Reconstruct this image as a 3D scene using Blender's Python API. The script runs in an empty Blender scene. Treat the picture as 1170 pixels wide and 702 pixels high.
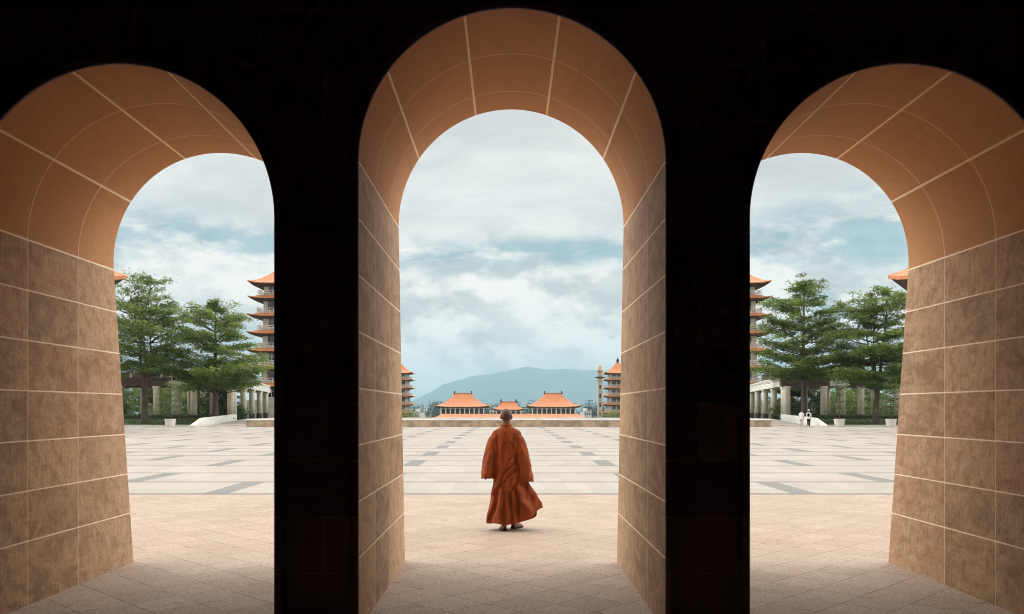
import bpy, bmesh, math, random
import numpy as np
from mathutils import Vector, Matrix, noise
R = math.radians
sc = bpy.context.scene
col = sc.collection
CAMX, CAMZ = -0.027, 1.69          # eye of the photographer, in metres
F = 1000.0                         # focal length in photograph pixels (1170 wide)

def P(x, y, D):
    """a point of the place measured from the photograph: pixel x, y at distance D"""
    return Vector((CAMX + (x - 581) * D / F, D, CAMZ - (y - 467) * D / F))

# ------------------------------------------------------------------ materials
class E:
    """tiny expression wrapper round shader math nodes"""
    def __init__(s, nt, sock): s.nt, s.s = nt, sock
    def _m(s, op, *o):
        n = s.nt.nodes.new('ShaderNodeMath'); n.operation = op
        for i, v in enumerate((s,) + o):
            if isinstance(v, E): s.nt.links.new(v.s, n.inputs[i])
            else: n.inputs[i].default_value = v
        return E(s.nt, n.outputs[0])
    def __add__(s, o): return s._m('ADD', o)
    def __radd__(s, o): return s._m('ADD', o)
    def __sub__(s, o): return s._m('SUBTRACT', o)
    def __rsub__(s, o): return (s * -1.0) + o
    def __mul__(s, o): return s._m('MULTIPLY', o)
    def __rmul__(s, o): return s._m('MULTIPLY', o)
    def __truediv__(s, o): return s._m('DIVIDE', o)
    def lt(s, o): return s._m('LESS_THAN', o)
    def gt(s, o): return s._m('GREATER_THAN', o)
    def fract(s): return s._m('FRACT')
    def floor(s): return s._m('FLOOR')
    def mod(s, o): return s._m('FLOORED_MODULO', o)
    def abs(s): return s._m('ABSOLUTE')
    def mx(s, o): return s._m('MAXIMUM', o)
    def mn(s, o): return s._m('MINIMUM', o)
    def pw(s, o): return s._m('POWER', o)
    def atan2(s, o): return s._m('ARCTAN2', o)
    def exp(s): return s._m('EXPONENT')
    def ss(s, a, b):
        n = s.nt.nodes.new('ShaderNodeMapRange'); n.interpolation_type = 'SMOOTHSTEP'
        s.nt.links.new(s.s, n.inputs[0])
        for i, v in ((1, a), (2, b)):
            if isinstance(v, E): s.nt.links.new(v.s, n.inputs[i])
            else: n.inputs[i].default_value = v
        n.inputs[3].default_value = 0; n.inputs[4].default_value = 1
        return E(s.nt, n.outputs[0])

class MT:
    """one procedural material"""
    def __init__(s, name, rough=0.8, spec=0.3):
        s.m = bpy.data.materials.new(name); s.m.use_nodes = True
        s.nt = s.m.node_tree; s.b = s.nt.nodes['Principled BSDF']; s.out = s.nt.nodes['Material Output']
        s.b.inputs['Roughness'].default_value = rough
        s.b.inputs['Specular IOR Level'].default_value = spec
        s.tc = s.nt.nodes.new('ShaderNodeTexCoord')
    def xyz(s, sock=None):
        n = s.nt.nodes.new('ShaderNodeSeparateXYZ'); s.nt.links.new(sock or s.tc.outputs['Object'], n.inputs[0])
        return [E(s.nt, o) for o in n.outputs]
    def comb(s, x, y, z=0.0):
        n = s.nt.nodes.new('ShaderNodeCombineXYZ')
        for i, v in enumerate((x, y, z)):
            if isinstance(v, E): s.nt.links.new(v.s, n.inputs[i])
            else: n.inputs[i].default_value = v
        return n.outputs[0]
    def noise(s, scale, detail=4, rough=0.55, vec=None, stretch=None, dist=0.0):
        n = s.nt.nodes.new('ShaderNodeTexNoise')
        n.inputs['Scale'].default_value = scale; n.inputs['Detail'].default_value = detail
        n.inputs['Roughness'].default_value = rough; n.inputs['Distortion'].default_value = dist
        v = vec or s.tc.outputs['Object']
        if stretch:
            mp = s.nt.nodes.new('ShaderNodeMapping'); mp.inputs['Scale'].default_value = stretch
            s.nt.links.new(v, mp.inputs[0]); v = mp.outputs[0]
        s.nt.links.new(v, n.inputs['Vector'])
        return E(s.nt, n.outputs['Fac'])
    def white(s, vec):
        n = s.nt.nodes.new('ShaderNodeTexWhiteNoise'); n.noise_dimensions = '3D'
        s.nt.links.new(vec, n.inputs['Vector'])
        return E(s.nt, n.outputs['Value'])
    def mix(s, fac, a, b, mode='MIX'):
        n = s.nt.nodes.new('ShaderNodeMix'); n.data_type = 'RGBA'; n.blend_type = mode
        for i, v in ((0, fac), (6, a), (7, b)):
            if isinstance(v, E): s.nt.links.new(v.s, n.inputs[i])
            elif isinstance(v, (int, float)): n.inputs[i].default_value = v
            elif isinstance(v, tuple): n.inputs[i].default_value = (*v, 1)
            else: s.nt.links.new(v, n.inputs[i])
        return n.outputs[2]
    def scale_col(s, c, f):
        n = s.nt.nodes.new('ShaderNodeVectorMath'); n.operation = 'SCALE'
        if isinstance(c, tuple): n.inputs[0].default_value = c
        else: s.nt.links.new(c, n.inputs[0])
        if isinstance(f, E): s.nt.links.new(f.s, n.inputs['Scale'])
        else: n.inputs['Scale'].default_value = f
        return n.outputs[0]
    def color(s, c):
        if isinstance(c, tuple): s.b.inputs['Base Color'].default_value = (*c, 1)
        else: s.nt.links.new(c, s.b.inputs['Base Color'])
    def rough(s, e): s.nt.links.new(e.s, s.b.inputs['Roughness'])
    def bump(s, h, strength=0.3, dist=0.01):
        n = s.nt.nodes.new('ShaderNodeBump'); n.inputs['Strength'].default_value = strength
        n.inputs['Distance'].default_value = dist
        s.nt.links.new(h.s, n.inputs['Height']); s.nt.links.new(n.outputs[0], s.b.inputs['Normal'])

def simple(name, c, rough=0.8, spec=0.25, var=0.25, scale=3.0, bump=0.0):
    """one colour with cloudy wear"""
    t = MT(name, rough, spec)
    n = t.noise(scale, 5, 0.6)
    t.color(t.mix(n.ss(0.3, 0.7), tuple(v * (1 - var) for v in c), tuple(min(1, v * (1 + var * 0.6)) for v in c)))
    if bump: t.bump(t.noise(scale * 12, 4), bump, 0.01)
    return t.m

M = {}
# --- jamb stone: coursed sandstone with pale joints
def mat_jamb():
    t = MT('jamb_sandstone', 0.72, 0.25); x, y, z = t.xyz()
    course = (z - 0.55) / 0.431
    hz = ((course + 20.5).fract() - 0.5).abs().lt(t.noise(6, 4, 0.7) * 0.012 + 0.0085) * z.gt(0.4)
    v1 = (y - 7.515).abs().lt(0.007); v2 = (y - 8.395).abs().lt(0.007)
    vj = v1.mx(v2)
    blk = t.comb(y.gt(7.515) + y.gt(8.395), (course + 20).floor().mx(20), x.gt(-3.0) + x.gt(-1.5) + x.gt(0) + x.gt(1.5) + x.gt(3.0))
    tone = t.white(blk)
    off = t.nt.nodes.new('ShaderNodeTexWhiteNoise'); off.noise_dimensions = '3D'; t.nt.links.new(blk, off.inputs['Vector'])
    sc_ = t.scale_col(off.outputs['Color'], 9.0)
    add = t.nt.nodes.new('ShaderNodeVectorMath'); add.operation = 'ADD'
    t.nt.links.new(t.tc.outputs['Object'], add.inputs[0]); t.nt.links.new(sc_, add.inputs[1])
    vec = add.outputs[0]
    bed = t.noise(2.6, 7, 0.62, vec, (1.0, 1.2, 2.2), 0.9)
    grain = t.noise(38, 5, 0.7, vec)
    streak = t.noise(7, 6, 0.7, vec, (1, 4.0, 0.8), 0.6)
    vein = t.noise(2.8, 10, 0.66, vec, (1, 1.6, 0.8), 1.2)
    tone2 = t.white(t.scale_col(blk, 1.37))
    base = t.mix(tone, (0.33, 0.205, 0.115), (0.60, 0.385, 0.225))
    base = t.mix(tone2.gt(0.72) * 0.55, base, (0.42, 0.215, 0.115))
    wv = t.nt.nodes.new('ShaderNodeTexWave'); wv.wave_type = 'BANDS'; wv.bands_direction = 'DIAGONAL'
    wv.inputs['Scale'].default_value = 2.2; wv.inputs['Distortion'].default_value = 9.0; wv.inputs['Detail'].default_value = 5; wv.inputs['Detail Scale'].default_value = 1.6
    t.nt.links.new(vec, wv.inputs['Vector'])
    lam = E(t.nt, wv.outputs['Fac'])
    base = t.mix(lam.ss(0.62, 0.95) * 0.42, base, (0.24, 0.142, 0.078))
    base = t.mix(bed.ss(0.36, 0.66) * 0.7, base, (0.62, 0.41, 0.26))
    base = t.mix(streak.ss(0.48, 0.68) * 0.6, base, (0.27, 0.165, 0.095))
    dark = (vein - 0.5).abs().lt(0.017) * t.noise(1.9, 4, 0.6, vec).ss(0.56, 0.66) * t.noise(23, 3, 0.7, vec).ss(0.42, 0.6)
    base = t.mix(dark * 0.6, base, (0.10, 0.062, 0.04))
    # soil splash: dirt specks low on the stone
    splash = t.noise(16, 6, 0.75, vec).ss(0.55, 0.72) * (1.0 - z.ss(0.05, 0.5))
    base = t.mix(splash * 0.65, base, (0.10, 0.065, 0.045))
    base = t.mix(grain.ss(0.42, 0.66) * 0.42, base, (0.20, 0.118, 0.066))
    pit = t.noise(75, 3, 0.6, vec).ss(0.66, 0.74)
    base = t.mix(pit * 0.6, base, (0.12, 0.07, 0.042))
    base = t.mix(vj * 0.62, base, (0.80, 0.61, 0.43))
    base = t.mix(hz * (t.noise(11, 4, 0.7).ss(0.2, 0.5) * 0.45 + 0.5), base, (0.95, 0.79, 0.61))
    t.color(base)
    t.bump(grain * 0.5 + bed * 0.8 + tone * 0.2 - hz.mx(vj) * 1.2, 0.5, 0.008)
    return t.m
# --- soffit: smooth tan render with panel joints
def mat_soffit():
    t = MT('soffit_render', 0.75, 0.2); x, y, z = t.xyz()
    ang = x.atan2(z) * (180 / math.pi)
    d = (((ang + 18 + 360) / 36).fract()); d = d.mn(1.0 - d) * 36 * (math.pi / 180) * 1.167
    n_w = t.noise(9, 4, 0.7)
    lj = d.lt(n_w * 0.010 + 0.006)
    rj = (y - 7.515).abs().lt(0.006).mx((y - 8.395).abs().lt(0.006))
    cell = t.comb(((ang + 18 + 360) / 36).floor(), y.gt(7.515) + y.gt(8.395), 1.0)
    tone = t.white(cell)
    n1 = t.noise(1.3, 5, 0.55); n2 = t.noise(14, 5, 0.65); n3 = t.noise(90, 2, 0.5)
    base = t.mix(tone * 0.6 + n1 * 0.4, (0.49, 0.235, 0.100), (0.62, 0.312, 0.145))
    base = t.mix(n2.ss(0.45, 0.70) * 0.4, base, (0.43, 0.215, 0.098))
    stain = t.noise(2.2, 8, 0.68, None, (1.6, 0.6, 1.6), 0.8)
    base = t.mix(stain.ss(0.52, 0.68) * 0.4, base, (0.40, 0.19, 0.085))
    base = t.mix(n3.ss(0.55, 0.7) * 0.25, base, (0.34, 0.165, 0.075))
    base = t.mix(rj * 0.7, base, (0.92, 0.64, 0.40))
    base = t.mix(lj * 0.95, base, (0.97, 0.78, 0.56))
    t.color(base); t.bump(n3 * 0.4 + n2 * 0.8 - lj.mx(rj) * 0.8, 0.25, 0.004)
    return t.m
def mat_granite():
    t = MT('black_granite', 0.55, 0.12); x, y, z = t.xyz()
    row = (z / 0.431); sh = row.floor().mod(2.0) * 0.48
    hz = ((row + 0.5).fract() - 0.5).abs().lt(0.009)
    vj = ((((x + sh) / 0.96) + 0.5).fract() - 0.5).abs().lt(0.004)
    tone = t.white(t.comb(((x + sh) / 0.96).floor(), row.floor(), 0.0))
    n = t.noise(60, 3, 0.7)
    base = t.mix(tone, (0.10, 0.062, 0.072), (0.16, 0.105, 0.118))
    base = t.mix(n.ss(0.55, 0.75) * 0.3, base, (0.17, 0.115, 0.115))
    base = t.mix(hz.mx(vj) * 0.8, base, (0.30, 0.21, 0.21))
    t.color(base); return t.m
# --- near paving: square tan slabs laid on the diagonal
def mat_paving():
    t = MT('tan_paving', 0.7, 0.15); x, y, z = t.xyz()
    wx = t.noise(0.6, 2) * 0.012
    u = (x + y) * 0.70711 / 0.435 + 50.05 + wx; v = (y - x) * 0.70711 / 0.435 + 50.3 + wx
    du = u.fract(); du = du.mn(1.0 - du); dv = v.fract(); dv = dv.mn(1.0 - dv)
    jn = t.noise(5, 3)
    jw = jn * 0.02 + 0.004
    joint = du.lt(jw).mx(dv.lt(jw))
    tone = t.white(t.comb(u.floor(), v.floor(), 0.0))
    n1 = t.noise(0.55, 6, 0.6); n2 = t.noise(9, 6, 0.72); n3 = t.noise(42, 5, 0.8)
    base = t.mix(tone, (0.345, 0.257, 0.197), (0.425, 0.324, 0.254))
    base = t.mix(n1.ss(0.35, 0.68) * 0.45, base, (0.425, 0.333, 0.263))
    base = t.mix(n2.ss(0.48, 0.70) * 0.5, base, (0.28, 0.20, 0.145))
    base = t.mix(n3.ss(0.49, 0.60) * 0.75, base, (0.19, 0.135, 0.10))
    base = t.mix(n3.ss(0.48, 0.38) * 0.45, base, (0.62, 0.47, 0.36))
    spot = t.noise(2.3, 3, 0.5).ss(0.68, 0.76) * n2.ss(0.42, 0.55)
    base = t.mix(spot * 0.6, base, (0.14, 0.10, 0.075))
    base = t.mix(joint * (jn.ss(0.36, 0.58) * 0.65 + 0.2), base, (0.15, 0.11, 0.085))
    t.color(base); t.rough(n2 * 0.4 + 0.5)
    t.bump(n3 * 0.7 + n2 * 0.5 - joint * 1.5 + tone * 0.3, 0.45, 0.004)
    return t.m
def mat_plaza(first=17.2):
    t = MT('pale_plaza_paving', 0.85, 0.08); x, y, z = t.xyz()
    row = (y - first) / 2.83
    rl = row.fract()
    line = rl.lt(0.085)
    line2 = (rl - 0.4).abs().lt(0.006)
    c = x / 2.93
    patch = (((c + 50.5).fract() - 0.5).abs().lt(0.086)) * (((c + 50.5).floor() + row.floor() + 100).mod(2.0).lt(0.5))
    tx = x / 0.4883 + 0.5
    tj = tx.fract(); tj = tj.mn(1.0 - tj).lt(0.012)
    tone = t.white(t.comb(tx.floor(), row.floor(), rl.gt(0.4)))
    n1 = t.noise(0.22, 5, 0.6); n2 = t.noise(3, 6, 0.7); n3 = t.noise(30, 3, 0.7)
    base = t.mix(tone, (0.342, 0.302, 0.266), (0.388, 0.344, 0.304))
    base = t.mix(n1.ss(0.42, 0.64) * 0.5, base, (0.30, 0.262, 0.225))
    base = t.mix(n2.ss(0.55, 0.8) * 0.22, base, (0.30, 0.265, 0.23))
    base = t.mix(tj.mx(line2) * 0.2, base, (0.17, 0.15, 0.135))
    base = t.mix(patch * 0.85, base, t.mix(n2, (0.155, 0.15, 0.14), (0.205, 0.20, 0.185)))
    base = t.mix(line * 0.9, base, t.mix(n2, (0.125, 0.12, 0.112), (0.175, 0.168, 0.158)))
    t.color(base); t.bump(n3 * 0.5 - tj * 0.8, 0.25, 0.004)
    return t.m
def mat_tile():
    t = MT('orange_roof_tile', 0.5, 0.35); x, y, z = t.xyz()
    n1 = t.noise(0.9, 5, 0.65); n2 = t.noise(7, 4, 0.7)
    base = t.mix(n1.ss(0.3, 0.7), (0.46, 0.150, 0.046), (0.60, 0.205, 0.068))
    base = t.mix(n2.ss(0.55, 0.8) * 0.4, base, (0.36, 0.11, 0.045))
    t.color(base)
    w = ((x + y) / 0.32).fract(); w2 = ((x - y) / 0.32).fract()
    t.bump((w - 0.5).abs() + (w2 - 0.5).abs(), 0.5, 0.08)
    return t.m
def mat_leaf(name, lo, hi, tr=0.42, sc1=0.9):
    t = MT(name, 0.55, 0.25)
    n1 = t.noise(sc1, 3, 0.6); n2 = t.noise(6.5, 2, 0.6)
    c = t.mix((n1 * 0.55 + n2 * 0.45).ss(0.36, 0.64), lo, hi)
    t.color(c)
    tl = t.nt.nodes.new('ShaderNodeBsdfTranslucent'); t.nt.links.new(c, tl.inputs[0])
    mx = t.nt.nodes.new('ShaderNodeMixShader'); mx.inputs[0].default_value = tr
    t.nt.links.new(t.b.outputs[0], mx.inputs[1]); t.nt.links.new(tl.outputs[0], mx.inputs[2])
    t.nt.links.new(mx.outputs[0], t.out.inputs['Surface'])
    return t.m
def mat_robe():
    t = MT('rust_robe_cloth', 0.82, 0.15)
    n1 = t.noise(5, 4, 0.6); w = t.noise(420, 2, 0.5)
    c = t.mix(n1.ss(0.3, 0.7), (0.195, 0.042, 0.012), (0.275, 0.063, 0.017))
    t.color(c); t.b.inputs['Sheen Weight'].default_value = 0.06; t.b.inputs['Sheen Tint'].default_value = (0.9, 0.5, 0.3, 1)
    t.bump(t.noise(34, 4, 0.6, None, (1, 1, 0.35)) + w * 0.15, 0.35, 0.006)
    return t.m

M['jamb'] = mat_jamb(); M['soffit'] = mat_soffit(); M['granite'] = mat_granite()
M['paving'] = mat_paving(); M['plaza'] = mat_plaza(); M['tile'] = mat_tile(); M['robe'] = mat_robe()
M['rim_highlight'] = simple('pale_rim_highlight', (0.85, 0.78, 0.68), 0.7, 0.2, 0.1)
M['white'] = simple('white_painted_stone', (0.70, 0.66, 0.60), 0.7, 0.25, 0.12, 2.0)
M['cream'] = simple('cream_column_render', (0.86, 0.75, 0.62), 0.75, 0.2, 0.1, 1.5, 0.1)
M['tan'] = simple('tan_render', (0.60, 0.51, 0.42), 0.8, 0.2, 0.18, 0.8, 0.1)
M['brown_stone'] = simple('brown_wall_stone', (0.50, 0.36, 0.25), 0.85, 0.2, 0.35, 1.2, 0.3)
M['dark_plinth'] = simple('dark_plinth_stone', (0.05, 0.042, 0.038), 0.6, 0.3, 0.2)
M['beam'] = simple('brown_timber', (0.105, 0.072, 0.055), 0.8, 0.2, 0.3, 2)
M['rafter_end'] = simple('pale_rafter_end', (0.55, 0.46, 0.41), 0.8, 0.2, 0.2)
M['glass'] = simple('dark_window_glass', (0.025, 0.028, 0.032), 0.12, 0.5, 0.2)
M['wood'] = simple('brown_window_wood', (0.13, 0.075, 0.045), 0.6, 0.3, 0.2)
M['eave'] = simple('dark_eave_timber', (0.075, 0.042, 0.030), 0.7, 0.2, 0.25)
M['bark'] = simple('grey_brown_bark', (0.115, 0.085, 0.066), 0.95, 0.1, 0.4, 4, 0.5)
M['pot'] = simple('white_pot', (0.78, 0.75, 0.70), 0.5, 0.3, 0.06, 2)
M['soil'] = simple('soil', (0.06, 0.042, 0.03), 0.95, 0.1, 0.3, 6)
M['leafA'] = mat_leaf('dark_tree_leaves', (0.056, 0.098, 0.020), (0.25, 0.32, 0.075))
M['leafB'] = mat_leaf('bright_tree_leaves', (0.070, 0.118, 0.024), (0.29, 0.355, 0.085))
M['leafC'] = mat_leaf('young_leaves', (0.055, 0.095, 0.025), (0.20, 0.25, 0.075))
M['shrubA'] = mat_leaf('shrub_leaves', (0.032, 0.058, 0.02), (0.13, 0.175, 0.055))
M['shrubB'] = mat_leaf('yellow_green_shrub_leaves', (0.10, 0.135, 0.04), (0.30, 0.33, 0.12))
M['woods'] = mat_leaf('far_wood_leaves', (0.02, 0.034, 0.022), (0.05, 0.075, 0.04), 0.2, 0.02)
M['lawn'] = simple('lawn_turf', (0.05, 0.075, 0.025), 0.95, 0.1, 0.35, 1.2, 0.3)
M['grass'] = mat_leaf('grass_blades', (0.03, 0.05, 0.015), (0.085, 0.115, 0.035), 0.3)
M['terrain'] = simple('valley_ground', (0.055, 0.075, 0.04), 0.95, 0.1, 0.3, 0.01)
M['mountain'] = simple('forested_mountain', (0.035, 0.060, 0.062), 0.95, 0.05, 0.3, 0.002)
M['skin'] = simple('skin', (0.34, 0.165, 0.10), 0.55, 0.35, 0.1, 8)
def mat_shaven():
    t = MT('skin_shaven', 0.6, 0.3); x, y, z = t.xyz()
    edge = (z - 1.515) * 9.0 + (0.05 - y).ss(-0.06, 0.08) * 0.55 - 0.5 + (t.noise(60, 3) - 0.5) * 0.4
    sk = t.mix(t.noise(9, 4).ss(.3, .7), (0.20, 0.088, 0.052), (0.25, 0.112, 0.066))
    t.color(t.mix(edge.ss(0.0, 0.35) * 0.9, sk, (0.060, 0.030, 0.022)))
    return t.m
M['skin_shaven'] = mat_shaven()
M['stubble'] = simple('shaved_hair', (0.050, 0.028, 0.022), 0.7, 0.2, 0.25, 30)
M['sandal'] = simple('dark_brown_leather', (0.13, 0.048, 0.026), 0.55, 0.3, 0.2)
M['sock'] = simple('pale_sock_cloth', (0.62, 0.52, 0.43), 0.9, 0.1, 0.1)
M['shirt_white'] = simple('white_cloth', (0.74, 0.72, 0.69), 0.9, 0.1, 0.08, 6)
M['cloth_black'] = simple('black_cloth', (0.018, 0.017, 0.018), 0.9, 0.1, 0.2)
M['cloth_pale'] = simple('pale_grey_cloth', (0.55, 0.53, 0.51), 0.9, 0.1, 0.1)
M['hair_black'] = simple('black_hair', (0.012, 0.010, 0.009), 0.5, 0.4, 0.2)
M['concrete'] = simple('far_house_render', (0.60, 0.58, 0.55), 0.9, 0.1, 0.15, 0.3)

# ------------------------------------------------------------------ mesh helpers
class MB:
    def __init__(s): s.v = []; s.f = []; s.mi = []
    def add(s, vs, fs, mi=0):
        k = len(s.v); s.v += [tuple(p) for p in vs]; s.f += [tuple(i + k for i in f) for f in fs]; s.mi += [mi] * len(fs)
    def box(s, x0, x1, y0, y1, z0, z1, mi=0):
        s.add([(x0,y0,z0),(x1,y0,z0),(x1,y1,z0),(x0,y1,z0),(x0,y0,z1),(x1,y0,z1),(x1,y1,z1),(x0,y1,z1)],
              [(0,3,2,1),(4,5,6,7),(0,1,5,4),(1,2,6,5),(2,3,7,6),(3,0,4,7)], mi)
    def grid(s, pts, closed_u=False, closed_v=False, mi=0, flip=False):
        """pts[i][j]; quads between neighbours"""
        n, m = len(pts), len(pts[0]); fs = []
        for i in range(n if closed_u else n - 1):
            for j in range(m if closed_v else m - 1):
                a, b = i * m + j, ((i + 1) % n) * m + j
                c, d = ((i + 1) % n) * m + (j + 1) % m, i * m + (j + 1) % m
                fs.append((a, d, c, b) if flip else (a, b, c, d))
        s.add([p for r in pts for p in r], fs, mi)
    def tube(s, path, radii, n=8, cap=True, mi=0, squash=1.0):
        rings = []; up = Vector((0, 0, 1)); prev = None
        path = [Vector(p) for p in path]
        for i, p in enumerate(path):
            d = (path[min(i + 1, len(path) - 1)] - path[max(i - 1, 0)]).normalized()
            if prev is None:
                a = d.cross(Vector((0, 1, 0)) if abs(d.y) < 0.9 else Vector((1, 0, 0))).normalized()
            else:
                a = (prev - d * prev.dot(d)).normalized()
            prev = a; b = d.cross(a)
            r = radii[i] if hasattr(radii, '__len__') else radii
            rings.append([p + a * (r * math.cos(2 * math.pi * k / n)) + b * (r * squash * math.sin(2 * math.pi * k / n)) for k in range(n)])
        k0 = len(s.v)
        s.grid(rings, False, True, mi)
        if cap:
            s.f.append(tuple(k0 + k for k in range(n))[::-1]); s.mi.append(mi)
            e = k0 + (len(rings) - 1) * n
            s.f.append(tuple(e + k for k in range(n))); s.mi.append(mi)
    def lathe(s, cx, cy, prof, n=20, mi=0):
        rings = [[(cx + r * math.cos(2 * math.pi * k / n), cy + r * math.sin(2 * math.pi * k / n), z) for k in range(n)] for r, z in prof]
        k0 = len(s.v); s.grid(rings, False, True, mi, True)
        e = k0 + (len(rings) - 1) * n
        s.f.append(tuple(e + k for k in range(n))); s.mi.append(mi)
        s.f.append(tuple(k0 + k for k in range(n))[::-1]); s.mi.append(mi)
    def ball(s, c, r, nu=16, nv=12):
        rx, ry, rz = r if hasattr(r, '__len__') else (r, r, r)
        rings = [[(c[0] + rx * math.sin(math.pi * (i + .5) / nv) * math.cos(2 * math.pi * k / nu),
                   c[1] + ry * math.sin(math.pi * (i + .5) / nv) * math.sin(2 * math.pi * k / nu),
                   c[2] + rz * math.cos(math.pi * (i + .5) / nv)) for k in range(nu)] for i in range(nv)]
        k0 = len(s.v); s.grid(rings, False, True)
        s.f.append(tuple(k0 + k for k in range(nu))); s.mi.append(0)
        s.f.append(tuple(k0 + (nv - 1) * nu + k for k in range(nu))[::-1]); s.mi.append(0)
    def build(s, name, mats, parent=None, loc=None, smooth=False, fix=True):
        me = bpy.data.meshes.new(name); me.from_pydata(s.v, [], s.f)
        for m in (mats if isinstance(mats, (list, tuple)) else [mats]): me.materials.append(m)
        if any(s.mi): me.polygons.foreach_set('material_index', s.mi)
        if fix:
            bm = bmesh.new(); bm.from_mesh(me); bmesh.ops.recalc_face_normals(bm, faces=bm.faces); bm.to_mesh(me); bm.free()
        if smooth: me.polygons.foreach_set('use_smooth', [True] * len(me.polygons))
        me.update()
        o = bpy.data.objects.new(name, me); col.objects.link(o)
        if parent: o.parent = parent
        if loc is not None: o.location = loc
        return o

def bevel(o, w=0.02, seg=2):
    m = o.modifiers.new('bevel', 'BEVEL'); m.width = w; m.segments = seg; m.limit_method = 'ANGLE'; return o
def tag(o, label=None, cat=None, group=None, kind=None):
    if label: o['label'] = label
    if cat: o['category'] = cat
    if group: o['group'] = group
    if kind: o['kind'] = kind
    return o
def thing(name, label, cat, loc=(0, 0, 0), rz=0.0, group=None):
    o = bpy.data.objects.new(name, None); col.objects.link(o)
    o.location = loc; o.rotation_euler = (0, 0, rz); o.empty_display_size = 0.3
    return tag(o, label, cat, group)
def children(o): return [c for c in bpy.data.objects if c.parent == o]
def dup(root, label, loc=None, rz=None, mirror=False):
    def rec(o, parent):
        c = o.copy(); col.objects.link(c); c.parent = parent
        for ch in children(o): rec(ch, c)
        return c
    r = rec(root, None); r['label'] = label
    if loc is not None: r.location = loc
    if rz is not None: r.rotation_euler[2] = rz
    return r

rng = np.random.default_rng(7)
def leaf_mesh(name, centers, size, mat, parent, up=0.5, seed=0, aspect=0.55, smooth=False):
    """many small leaf blades; each a folded diamond"""
    g = np.random.default_rng(seed); c = np.asarray(centers, float); n = len(c)
    nrm = g.normal(size=(n, 3)); nrm[:, 2] = np.abs(nrm[:, 2]) + up * 2
    nrm /= np.linalg.norm(nrm, axis=1)[:, None]
    a = g.normal(size=(n, 3)); a -= (a * nrm).sum(1)[:, None] * nrm; a /= np.linalg.norm(a, axis=1)[:, None]
    b = np.cross(nrm, a)
    s = size * g.uniform(0.6, 1.35, n)[:, None]
    v = np.empty((n, 4, 3))
    v[:, 0] = c - a * s * .5; v[:, 1] = c + b * s * aspect * .5 + nrm * s * .08
    v[:, 2] = c + a * s * .5; v[:, 3] = c - b * s * aspect * .5 + nrm * s * .08
    me = bpy.data.meshes.new(name)
    me.vertices.add(n * 4); me.vertices.foreach_set('co', v.reshape(-1))
    me.loops.add(n * 4); me.loops.foreach_set('vertex_index', np.arange(n * 4, dtype=np.int32))
    me.polygons.add(n); me.polygons.foreach_set('loop_start', np.arange(0, n * 4, 4, dtype=np.int32))
    me.update(calc_edges=True); me.validate(); me.materials.append(mat)
    o = bpy.data.objects.new(name, me); col.objects.link(o)
    if parent: o.parent = parent
    return o

# ------------------------------------------------------------------ the arcade
Y0 = 6.64                                        # inner face of the wall
def YR(z): return 9.662 - 0.153 * z              # battered outer face
ARCH = [(-2.981, 1.174, 3.136), (0.0, 1.167, 3.567), (2.981, 1.174, 3.136)]
ZT = 6.6
arc = thing('arcade', 'dark hall wall opening in three tall round arches lined with tan stone', 'arcade')
NA = 72
def outline(c, r, zs, grow=0.0, nleg=10):
    """opening outline from left foot over the crown to right foot"""
    rr = r + grow
    pts = [(c - rr, zs * i / nleg) for i in range(nleg)]
    pts += [(c - rr * math.cos(math.pi * i / NA), zs + rr * math.sin(math.pi * i / NA)) for i in range(NA + 1)]
    pts += [(c + rr, zs * (nleg - 1 - i) / nleg) for i in range(nleg)]
    return pts
def face_with_openings(mb, yfun, x0, x1, grow):
    xs = x0
    for c, r, zs in ARCH:
        rr = r + grow
        n = 12
        mb.grid([[(x, yfun(ZT * k / n), ZT * k / n) for k in range(n + 1)] for x in (xs, c - rr)])
        for i in range(NA):
            a0, a1 = math.pi * i / NA, math.pi * (i + 1) / NA
            p0 = (c - rr * math.cos(a0), zs + rr * math.sin(a0)); p1 = (c - rr * math.cos(a1), zs + rr * math.sin(a1))
            q = [[(p[0], yfun(p[1] + (ZT - p[1]) * k / 4), p[1] + (ZT - p[1]) * k / 4) for k in range(5)] for p in (p0, p1)]
            mb.grid(q)
        xs = c + rr
    mb.grid([[(x, yfun(ZT * k / 12), ZT * k / 12) for k in range(13)] for x in (xs, x1)])
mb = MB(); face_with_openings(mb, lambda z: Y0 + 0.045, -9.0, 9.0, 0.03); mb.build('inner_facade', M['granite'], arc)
CH = 0.028
mb = MB(); face_with_openings(mb, YR, -9.0, 9.0, CH); mb.build('outer_facade', M['jamb'], arc)
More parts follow.
